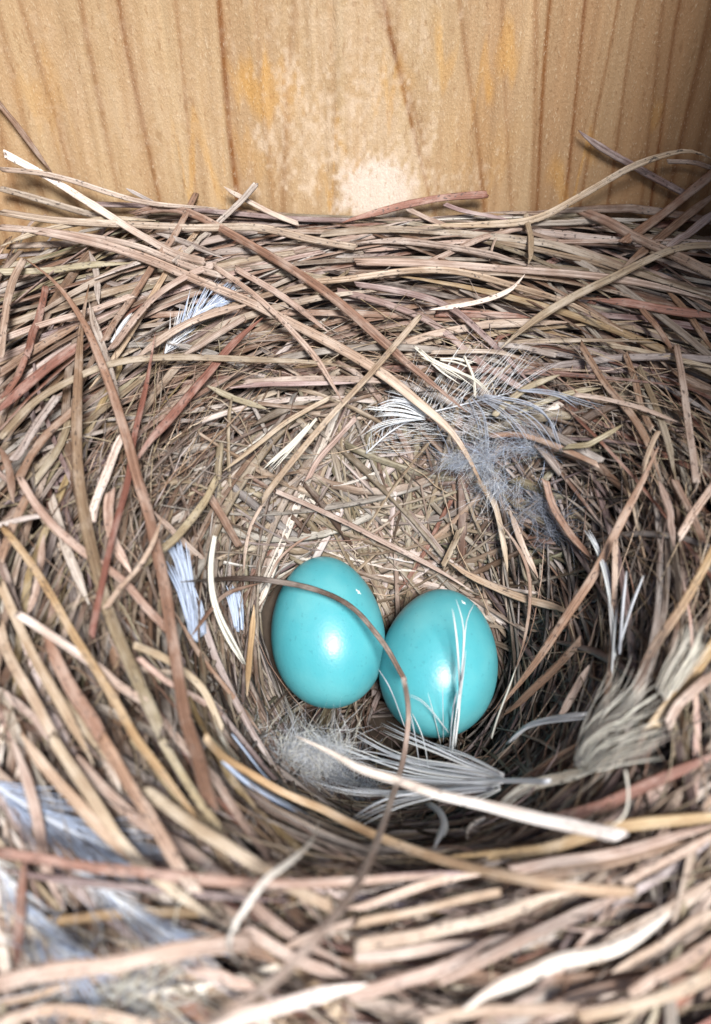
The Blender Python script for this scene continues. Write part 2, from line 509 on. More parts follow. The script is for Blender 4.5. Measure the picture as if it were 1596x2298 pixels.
def nest_body():
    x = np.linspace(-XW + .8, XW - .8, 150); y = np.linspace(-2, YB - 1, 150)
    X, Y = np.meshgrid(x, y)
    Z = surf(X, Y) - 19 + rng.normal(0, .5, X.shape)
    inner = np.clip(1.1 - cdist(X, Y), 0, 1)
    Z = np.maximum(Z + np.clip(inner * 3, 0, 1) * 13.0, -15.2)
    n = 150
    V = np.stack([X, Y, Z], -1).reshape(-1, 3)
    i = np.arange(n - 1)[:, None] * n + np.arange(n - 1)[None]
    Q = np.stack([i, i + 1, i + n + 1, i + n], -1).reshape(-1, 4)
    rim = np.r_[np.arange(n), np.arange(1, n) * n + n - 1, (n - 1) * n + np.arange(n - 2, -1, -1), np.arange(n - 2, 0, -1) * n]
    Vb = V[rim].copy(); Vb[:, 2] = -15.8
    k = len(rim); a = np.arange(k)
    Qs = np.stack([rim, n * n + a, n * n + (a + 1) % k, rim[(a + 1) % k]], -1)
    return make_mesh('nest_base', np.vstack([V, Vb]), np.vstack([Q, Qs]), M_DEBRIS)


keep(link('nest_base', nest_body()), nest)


def palette(keys, probs, S):
    K = np.array([PAL[k] for k in keys]); c = K[rng.choice(len(keys), S, p=np.array(probs) / np.sum(probs))]
    c = c * (1 + rng.normal(0, .16, (S, 1))) * (1 + rng.normal(0, .03, (S, 3)))
    return np.clip(c, .015, .85)


def swirl(S, n, dlo, dhi, llo, lhi, jit, lift_lo, lift_hi, curl=(0.2, 1.1), fit=2, bias=None, top=1.6):
    """Strands that run round the cup."""
    P = np.zeros((0, n, 3))
    while len(P) < S:
        th = rng.uniform(0, 2 * np.pi, S); d = np.sqrt(rng.uniform(dlo ** 2, dhi ** 2, S))
        rx = np.where(np.cos(th) < 0, 30, 33); ry = np.where(np.sin(th) < 0, 37, 29)
        x = CX + d * rx * np.cos(th); y = CY + d * ry * np.sin(th)
        ok = (np.abs(x) < XW - 1.5) & (y < YB - 2) & (y > 4)
        if bias is not None: ok &= rng.uniform(0, 1, S) < bias(x, y)
        x, y, th, d = x[ok], y[ok], th[ok], d[ok]; k = len(x)
        ang = np.arctan2(ry[ok] * np.cos(th), -rx[ok] * np.sin(th)) + rng.normal(0, jit, k) + np.pi * (rng.uniform(0, 1, k) < .5)
        sgn = np.sign(np.cos(ang) * -(np.sin(th)) + np.sin(ang) * np.cos(th))
        L = rng.uniform(llo, lhi, k)
        R = d * 32 + 6
        kap = sgn / R * rng.uniform(*curl, k)
        s = (np.linspace(-.5, .5, n)[None] * L[:, None])
        a = ang[:, None] + kap[:, None] * s + np.cumsum(rng.normal(0, .16, s.shape) * (rng.uniform(0, 1, s.shape) < .14), 1)
        dx = np.cos(a) * (L / (n - 1))[:, None]; dy = np.sin(a) * (L / (n - 1))[:, None]
        px = np.cumsum(dx, 1); py = np.cumsum(dy, 1)
        px = px - px[:, n // 2:n // 2 + 1] + x[:, None]; py = py - py[:, n // 2:n // 2 + 1] + y[:, None]
        px = np.clip(px, -XW + 1.2, XW - 1.2); py = np.clip(py, 1, YB - 1.5)
        z = surf(px, py)
        t = np.linspace(-1, 1, n)
        A = np.vander(t, fit + 1); H = A @ np.linalg.pinv(A)
        zf = z @ H.T
        zf = zf + np.clip(np.percentile(z - zf, 65, axis=1), -2, 6)[:, None]
        z = zf + rng.uniform(lift_lo, lift_hi, k)[:, None] + rng.normal(0, 1.0, k)[:, None] * t[None]
        Pn = np.stack([px, py, z], -1)
        # never through the eggs
        bad = ((z - surf(px, py)).max(1) > top)
        for e in EGGS: bad |= (((Pn - np.array(e)) ** 2).sum(-1) < 9.6 ** 2).any(1)
        far = np.linalg.norm(Pn - CAM, axis=2).min(1) < 34
        P = np.vstack([P, Pn[~(bad | far)]])
    return P[:S]


def up_of(S, j=.45):
    u = np.array([0, -.45, 1.0])[None] + rng.normal(0, j, (S, 3))
    return u / np.linalg.norm(u, axis=1, keepdims=True)


def stuff_mesh(name, sets, mat=None):
    Vs, Qs, Ts, Ss, off = [], [], [], [], 0
    for (V, Q, T, St) in sets:
        Vs.append(V); Qs.append(Q + off); Ts.append(T); Ss.append(St); off += len(V)
    return make_mesh(name, np.vstack(Vs), np.vstack(Qs), mat or M_NEEDLE, tint=np.vstack(Ts), strand=np.vstack(Ss))


def batch(P, w, col, prof, style='point', upj=.45):
    S, n = P.shape[:2]
    W = profile_width(n, w, style, S)
    tw = np.cumsum(rng.normal(0, .10, (S, n)), 1)
    return sweep(P, W, up_of(S, upj), col, prof, rng.uniform(0, 10, S), tw)


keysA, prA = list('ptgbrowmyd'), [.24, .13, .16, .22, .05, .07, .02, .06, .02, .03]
S = 1250
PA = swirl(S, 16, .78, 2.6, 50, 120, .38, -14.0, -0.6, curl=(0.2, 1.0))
setA = batch(PA, rng.uniform(.26, .56, S), palette(keysA, prA, S) * .62, PROF_NEEDLE, 'point')  # filler tint darkened, here and below, so gaps between needles read as shade
S = 330                                       # shorter broken pieces between them
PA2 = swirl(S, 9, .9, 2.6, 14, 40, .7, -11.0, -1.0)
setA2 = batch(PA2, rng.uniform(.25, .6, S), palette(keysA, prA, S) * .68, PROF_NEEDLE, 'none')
S = 240                                       # extra layer along the back rim, lying flat against the board
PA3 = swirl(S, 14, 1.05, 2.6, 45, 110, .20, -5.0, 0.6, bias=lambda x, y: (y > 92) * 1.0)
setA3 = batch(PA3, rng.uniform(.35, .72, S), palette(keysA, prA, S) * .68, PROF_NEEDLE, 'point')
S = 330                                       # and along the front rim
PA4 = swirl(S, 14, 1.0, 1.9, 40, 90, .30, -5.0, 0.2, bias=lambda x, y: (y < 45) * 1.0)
setA4 = batch(PA4, rng.uniform(.32, .66, S), palette(list('ptgwrb'), [.36, .2, .16, .14, .06, .1], S) * 1.12, PROF_NEEDLE, 'point')  # front filler tint raised to stand in for strong daylight there
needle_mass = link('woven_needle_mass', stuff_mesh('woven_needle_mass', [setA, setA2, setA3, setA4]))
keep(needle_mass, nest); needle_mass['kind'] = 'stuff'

S = 1500
PB = swirl(S, 12, .12, .98, 14, 52, .40, -5.0, .3)
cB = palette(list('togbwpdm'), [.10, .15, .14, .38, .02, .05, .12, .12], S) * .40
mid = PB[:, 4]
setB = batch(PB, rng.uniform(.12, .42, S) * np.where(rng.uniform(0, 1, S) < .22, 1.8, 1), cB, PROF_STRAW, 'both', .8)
S = 330                                       # pale chopped straw on the back slope just above the eggs
PB2 = swirl(S, 7, .35, 1.0, 7, 26, .6, -2.0, .7, bias=lambda x, y: (y > 80) * np.exp(-((x - 3) / 12) ** 2) * np.exp(-((y - 88) / 7) ** 2))
setB2 = batch(PB2, rng.uniform(.3, .85, S), palette(list('towgpb'), [.32, .22, .14, .14, .06, .16], S) * .62, PROF_STRAW, 'none', .8)
S = 700                                       # hair-fine rootlets
PB3 = swirl(S, 12, .2, 1.4, 12, 45, .6, -1.0, 1.6, curl=(-.5, 2.6))
PB3 = PB3 + np.cumsum(rng.normal(0, .18, PB3.shape), 1)
setB3 = batch(PB3, rng.uniform(.04, .10, S), palette(list('tobdg'), [.25, .15, .3, .15, .15], S), PROF_HAIR, 'both')
lining = link('grass_lining', stuff_mesh('grass_lining', [setB, setB2, setB3]))
keep(lining, nest); lining['kind'] = 'stuff'


# ------------------------------------------------------------------ needles one can point at
def needle_mesh(name, reg, pts, wpx, c, lift=1.2, style='point', prof=None, n=28, deg=2, pct=85, wend=None, c2=None, span=None):
    P, f = place(reg, pts, lift, n, deg, pct)
    if span is not None:                             # a stiff needle that bridges the cup between two heights
        D = (P - CAM) / f[:, None]; f = (CAM[2] - np.linspace(span[0], span[1], n)) / -D[:, 2]; P = CAM + D * f[:, None]
    k = REG[reg][2]
    mmw = np.mean(f) / FPX * k                       # one traced pixel in mm, at this needle's distance
    wpx = wpx * .86; wend = None if wend is None else wend * .86
    w0 = wpx * mmw * 0.5
    t = np.linspace(0, 1, n)
    wv = w0 * np.ones(n) if wend is None else 0.5 * (wpx + (wend - wpx) * t) * mmw
    W = profile_width(n, 1.0, style)[0] * wv
    W = W * (1 + .05 * np.sin(t * rng.uniform(6, 14) + rng.uniform(0, 6)) + rng.normal(0, .025, n))
    up = -rays(np.asarray(pts, float)[:1] * k + np.array(REG[reg][:2]))[0]; up = up / np.linalg.norm(up)
    up = up + np.array([0, -.12, .15]) + rng.normal(0, .16, 3); up /= np.linalg.norm(up)
    mmj = .035 * min(1.0, wpx * mmw)
    kink = np.cumsum(np.cumsum(rng.normal(0, 1, (n, 3)) * (rng.uniform(0, 1, (n, 1)) < .12), 0), 0)
    kink = kink - kink[0] - (kink[-1] - kink[0]) * t[:, None]
    P = P + kink * mmj
    front_light = 1.22 if reg in (7, 8) else 1.0                             # brighter daylight at the open front, put into the needle tint
    col = np.clip(np.tile(tint_of(c) * front_light * (.9 if reg in (1, 2, 3, 4) and c != 'w' else 1), (n, 1)), 0, .85)
    if c2: col = col * (1 - t[:, None] ** 1.3) + np.clip(tint_of(c2) * front_light, 0, .85)[None] * t[:, None] ** 1.3
    tw = np.cumsum(rng.normal(0, .03, (1, n)), 1)
    V, Q, T, St = sweep(P[None], W[None], up[None], col[None], PROF_NEEDLE if prof is None else prof, rng.uniform(0, 10, 1), tw)
    org = P[n // 2]
    return make_mesh(name, V, Q, M_NEEDLE, tint=T, strand=St, origin=org), org


#LOOSE_TABLE
LOOSE = [
    # region, colour, width, points, options, name, label, category
    (1, 'w', 40, [(20,690),(200,790),(370,900),(500,985),(640,1075),(790,1149),(920,1175)], dict(lift=2.5, style='none', c2='p'), 'pine_needle', 'pale thick pine needle with blunt end sticking up against the board at far left', 'pine needle'),
    (1, 'b', 46, [(600,962),(720,925),(840,945),(960,1005),(1160,1115),(1300,1196),(1480,1316),(1596,1410),(1746,1546),(1896,1676),(2046,1806),(2096,1850)], dict(lift=3.0, deg=3), 'pine_needle', 'long smooth brown pine needle running diagonally from the back rim down into the cup', 'pine needle'),
    (1, 'g', 32, [(1150,825),(1080,900),(990,975),(850,1110),(780,1180)], dict(lift=2.0, style='none'), 'pine_needle', 'grey blue tipped needle leaning up against the board, left of the centre grain line', 'pine needle'),
    (1, 'p', 28, [(1005,838),(1100,890),(1230,960),(1340,1005)], dict(lift=1.5, style='start'), 'pine_needle', 'short pinkish needle with sharp tip crossing behind the grey needle at the board', 'pine needle'),
    (1, 'g', 20, [(565,845),(640,885),(720,925)], dict(lift=1.2, style='start'), 'pine_needle', 'tiny sharp grey needle tip poking up before the board, left of the resin stain', 'pine needle'),
    (1, 'b', 34, [(880,868),(790,1041),(700,1156),(600,1326),(520,1446),(470,1530)], dict(lift=2.2, style='none'), 'pine_needle', 'straight brown needle slanting down left from the board across the left back rim', 'pine needle'),
    (1, 'b', 30, [(-40,420),(90,590),(170,700),(235,775)], dict(lift=1.0), 'pine_needle', 'brown needle leaning on the board in the upper left corner of the box', 'pine needle'),
    (2, 'r', 38, [(-60,1000),(150,945),(240,922),(420,890),(592,872)], dict(lift=2.0, style='start'), 'pine_needle', 'reddish brown needle with cut end lying below the pale patch on the board', 'pine needle'),
    (2, 't', 38, [(300,1010),(480,1010),(780,990),(960,905),(1100,825),(1250,742),(1400,690),(1510,670),(1600,715)], dict(lift=3.5, deg=3, style='both'), 'pine_needle', 'long tan needle arching up across the lower right of the board', 'pine needle'),
    (2, 'm', 36, [(1000,585),(1060,635),(1160,700),(1300,780),(1480,870)], dict(lift=1.2, style='start'), 'pine_needle', 'purplish grey needle leaning on the board at right with its split tip highest', 'pine needle'),
    (2, 'p', 24, [(1400,725),(1500,733),(1640,770)], dict(lift=1.2), 'pine_needle', 'thin pink needle at the right side of the board beside the arching tan needle', 'pine needle'),
    (2, 'b', 50, [(1020,952),(1120,990),(1260,1060),(1400,1130),(1640,1250)], dict(lift=4.0, style='none', c2='p'), 'pine_needle', 'thick spotted tan needle with sawn off end on the right back rim', 'pine needle'),
    (2, 't', 30, [(763,960),(785,1060),(782,1140),(775,1185)], dict(lift=3.5, style='point'), 'dry_grass', 'short pale straw blade hanging down over the right back rim', 'dry grass'),
    (4, 't', 42, [(650,560),(720,490),(850,390),(1000,305),(1150,235),(1300,160),(1450,105),(1640,92)], dict(lift=5.0, style='start', deg=3), 'pine_needle', 'long tan needle sweeping up right across the right back rim, uppermost there', 'pine needle'),
    (3, 'p', 50, [(180,30),(420,80),(640,150),(760,200),(900,262),(1100,345),(1250,420),(1450,520),(1596,600),(1740,690),(1850,780),(1940,855),(2020,920),(2080,1010),(2140,1120),(2190,1240)], dict(lift=3.5, deg=3, n=44, c2='t'), 'pine_needle', 'longest pale spotted needle, curving from left back rim down behind the eggs', 'pine needle'),
    (3, 'p', 32, [(960,190),(1070,260),(1200,360),(1320,480),(1420,600),(1480,700),(1540,800)], dict(lift=4.2), 'pine_needle', 'thin pale pink needle bending down off the longest pale needle into the cup', 'pine needle'),
    (4, 't', 34, [(290,410),(190,530),(90,650),(0,745),(-146,900),(-346,1140),(-420,1240)], dict(lift=4.5, style='none'), 'pine_needle', 'straight tan needle slanting down left across the back lining towards the eggs', 'pine needle'),
    (4, 'w', 30, [(330,385),(450,370),(580,345),(690,300),(740,250),(760,225)], dict(lift=3.2, style='both', prof=PROF_STRAW), 'dry_grass', 'cream curled grass blade lying on the middle of the back rim', 'dry grass'),
    (4, 'o', 36, [(620,862),(680,800),(780,730),(920,675)], dict(lift=2.5), 'dry_grass', 'olive split grass blade lying over the white feather at the back right', 'dry grass'),
    (4, 'p', 38, [(1440,545),(1465,680),(1490,860),(1510,1000),(1530,1160)], dict(lift=3.0, style='none'), 'pine_needle', 'pale upright needle with cut top end on the right rim', 'pine needle'),
    (3, 'b', 52, [(110,155),(200,220),(270,300),(340,400),(400,510),(450,640),(500,760),(540,880),(580,1000),(620,1149),(670,1280),(700,1430),(740,1600),(770,1800),(800,2000),(840,2250),(880,2350),(940,2600)], dict(lift=5.0, deg=3, n=52, style='start', wend=62), 'pine_needle', 'longest brown needle, arching down the whole left side of the nest', 'pine needle'),
    (3, 'p', 40, [(108,158),(60,260),(30,400),(0,600)], dict(lift=4.2, style='none'), 'pine_needle', 'pale needle at the left edge that meets the bent top of the longest brown needle', 'pine needle'),
    (3, 'g', 50, [(400,350),(430,450),(470,560),(510,700),(525,800)], dict(lift=3.4, style='start', wend=40), 'pine_needle', 'grey split needle stump with blunt top behind the longest brown needle', 'pine needle'),
    (3, 'b', 58, [(400,270),(365,470),(350,700),(340,950),(350,1180),(390,1400),(440,1600),(500,1790),(600,2010),(720,2270)], dict(lift=4.0, deg=3, n=36, style='start', c2='o'), 'pine_needle', 'wide double grooved olive brown needle standing left of the longest brown needle', 'pine needle'),
    (3, 'r', 32, [(697,490),(670,650),(640,800),(600,950),(575,1149),(500,1420),(410,1850)], dict(lift=4.4, style='start'), 'pine_needle', 'thin upright rust red needle with sharp tip on the left rim', 'pine needle'),
    (3, 'r', 46, [(1180,420),(1060,510),(960,610),(860,730),(760,860),(660,980),(600,1090)], dict(lift=3.0, style='both'), 'pine_needle', 'wide grooved rust red needle slanting down left inside the left rim', 'pine needle'),
    (3, 'r', 54, [(-20,850),(100,740),(220,640),(345,550)], dict(lift=2.6, style='start'), 'pine_needle', 'short tapered bright red brown needle near the left edge above the rim', 'pine needle'),
    (3, 'o', 36, [(0,960),(150,800),(320,700),(500,625),(700,600),(900,600),(1150,610),(1400,620),(1620,650)], dict(lift=3.8, deg=3, n=36), 'pine_needle', 'long straw coloured needle arching over the left rim above the cup lining', 'pine needle'),
    (3, 'w', 46, [(550,950),(510,1060),(480,1149),(430,1270),(412,1335)], dict(lift=3.6, style='none'), 'straw_piece', 'shiny white straw piece standing on the left rim between brown needles', 'straw'),
    (5, 'p', 46, [(90,-10),(160,110),(260,220),(380,320),(480,390),(580,470),(640,550),(760,680)], dict(lift=3.6, style='none', c2='b'), 'pine_needle', 'pinkish needle bending down right across the left wall with a pale blunt top', 'pine needle'),
    (5, 'y', 44, [(10,210),(120,350),(230,520),(330,700),(430,850),(520,1000),(600,1149),(700,1280),(830,1450),(950,1610)], dict(lift=4.4, n=34), 'pine_needle', 'long straw yellow needle running down the lower left rim from the left edge', 'pine needle'),
    (5, 'w', 46, [(78,600),(180,670),(300,760),(400,840),(500,920),(660,1000)], dict(lift=3.8, style='none', c2='p'), 'pine_needle', 'whitish needle with cut pink end crossing under the straw yellow needle at lower left', 'pine needle'),
    (5, 'o', 42, [(975,-10),(870,120),(760,250),(700,310),(640,400)], dict(lift=3.0), 'straw_stalk', 'straight olive brown grass stem on the left cup wall above the egg', 'straw'),
    (5, 't', 26, [(725,170),(690,270),(620,390),(540,480),(475,575)], dict(lift=6.0, style='start'), 'dry_grass', 'thin pale pointed blade crossing in front of the longest brown needle', 'dry grass'),
    (5, 'd', 31, [(810,458),(950,450),(1100,446),(1250,462),(1380,486),(1500,530),(1596,592),(1676,680),(1746,770),(1796,860),(1822,905)], dict(lift=2.2, deg=4, pct=97, n=40, style='start', c2='k'), 'dark_stalk', 'thin dark brown dry stem arching over the left egg', 'stalk'),
    (5, 'p', 40, [(1812,890),(1822,940),(1836,1040),(1826,1149),(1806,1270),(1766,1400),(1726,1520),(1676,1660),(1596,1829),(1480,1979),(1330,2129),(1180,2269),(1000,2389),(900,2460)], dict(lift=11.0, deg=4, pct=99, n=44, style='none', c2='p', wend=46), 'pine_needle', 'long pinkish needle running from the right egg down across the front rim to the bottom', 'pine needle'),
    (6, 'b', 46, [(1360,-150),(1290,0),(1170,230),(1080,410),(960,590),(840,770),(720,930),(620,1050)], dict(lift=3.0, n=32, style='both'), 'pine_needle', 'straight brown needle slanting down left along the right cup wall to the right egg', 'pine needle'),
    (6, 'p', 34, [(1165,275),(1150,500),(1130,700),(1120,900),(1125,1015)], dict(lift=4.0, style='none', c2='b'), 'pine_needle', 'upright pinkish needle beside the white feather on the right wall', 'pine needle'),
    (6, 'y', 46, [(1640,250),(1500,520),(1400,680),(1310,830),(1255,965)], dict(lift=4.5, style='none', c2='p'), 'pine_needle', 'golden tan needle slanting in from the right edge above the cream feather', 'pine needle'),
    (6, 't', 30, [(550,0),(620,120),(660,300),(682,415)], dict(lift=2.0), 'dry_grass', 'narrow pale blade pointing down the back lining above the right egg', 'dry grass'),
    (6, 'b', 18, [(640,180),(720,290),(770,400),(780,540),(760,700),(720,845)], dict(lift=3.0, style='both'), 'rootlet', 'thin curved brown rootlet on the right wall beside the right egg', 'rootlet'),
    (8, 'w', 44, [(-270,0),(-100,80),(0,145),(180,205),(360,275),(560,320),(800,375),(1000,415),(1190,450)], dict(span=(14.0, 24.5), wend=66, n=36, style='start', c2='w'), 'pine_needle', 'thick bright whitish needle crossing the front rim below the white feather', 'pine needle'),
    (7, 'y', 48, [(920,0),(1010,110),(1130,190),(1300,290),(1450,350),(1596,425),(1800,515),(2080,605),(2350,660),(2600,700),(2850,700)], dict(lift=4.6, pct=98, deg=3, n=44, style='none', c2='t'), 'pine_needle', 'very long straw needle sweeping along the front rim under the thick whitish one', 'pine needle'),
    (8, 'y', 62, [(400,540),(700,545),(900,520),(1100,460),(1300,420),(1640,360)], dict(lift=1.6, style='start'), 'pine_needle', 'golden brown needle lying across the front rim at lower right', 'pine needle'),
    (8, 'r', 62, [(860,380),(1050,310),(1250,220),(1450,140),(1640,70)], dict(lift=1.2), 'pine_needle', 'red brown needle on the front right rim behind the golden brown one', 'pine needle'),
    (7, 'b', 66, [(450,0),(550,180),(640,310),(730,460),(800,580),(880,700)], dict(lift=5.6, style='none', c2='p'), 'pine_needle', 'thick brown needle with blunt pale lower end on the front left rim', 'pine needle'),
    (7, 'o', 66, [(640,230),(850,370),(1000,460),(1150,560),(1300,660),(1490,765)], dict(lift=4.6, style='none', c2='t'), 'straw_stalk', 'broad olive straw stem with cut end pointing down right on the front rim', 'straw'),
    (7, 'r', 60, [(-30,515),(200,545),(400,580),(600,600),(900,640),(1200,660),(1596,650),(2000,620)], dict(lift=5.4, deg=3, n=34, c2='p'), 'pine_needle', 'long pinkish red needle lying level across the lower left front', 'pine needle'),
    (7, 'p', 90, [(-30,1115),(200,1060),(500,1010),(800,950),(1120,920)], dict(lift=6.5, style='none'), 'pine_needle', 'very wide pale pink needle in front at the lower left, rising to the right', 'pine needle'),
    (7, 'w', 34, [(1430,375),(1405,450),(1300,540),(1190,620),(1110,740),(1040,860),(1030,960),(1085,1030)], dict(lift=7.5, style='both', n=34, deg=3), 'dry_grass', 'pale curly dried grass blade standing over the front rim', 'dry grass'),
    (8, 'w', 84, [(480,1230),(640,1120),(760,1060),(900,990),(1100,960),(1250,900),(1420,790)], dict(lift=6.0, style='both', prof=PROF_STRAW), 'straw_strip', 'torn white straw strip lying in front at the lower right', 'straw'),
    (7, 'b', 70, [(190,-500),(260,-330),(340,-180),(420,-60),(480,40),(560,180)], dict(lift=3.2, style='both'), 'pine_needle', 'dark brown broad needle lying under the straw ones on the lower left wall', 'pine needle'),
]

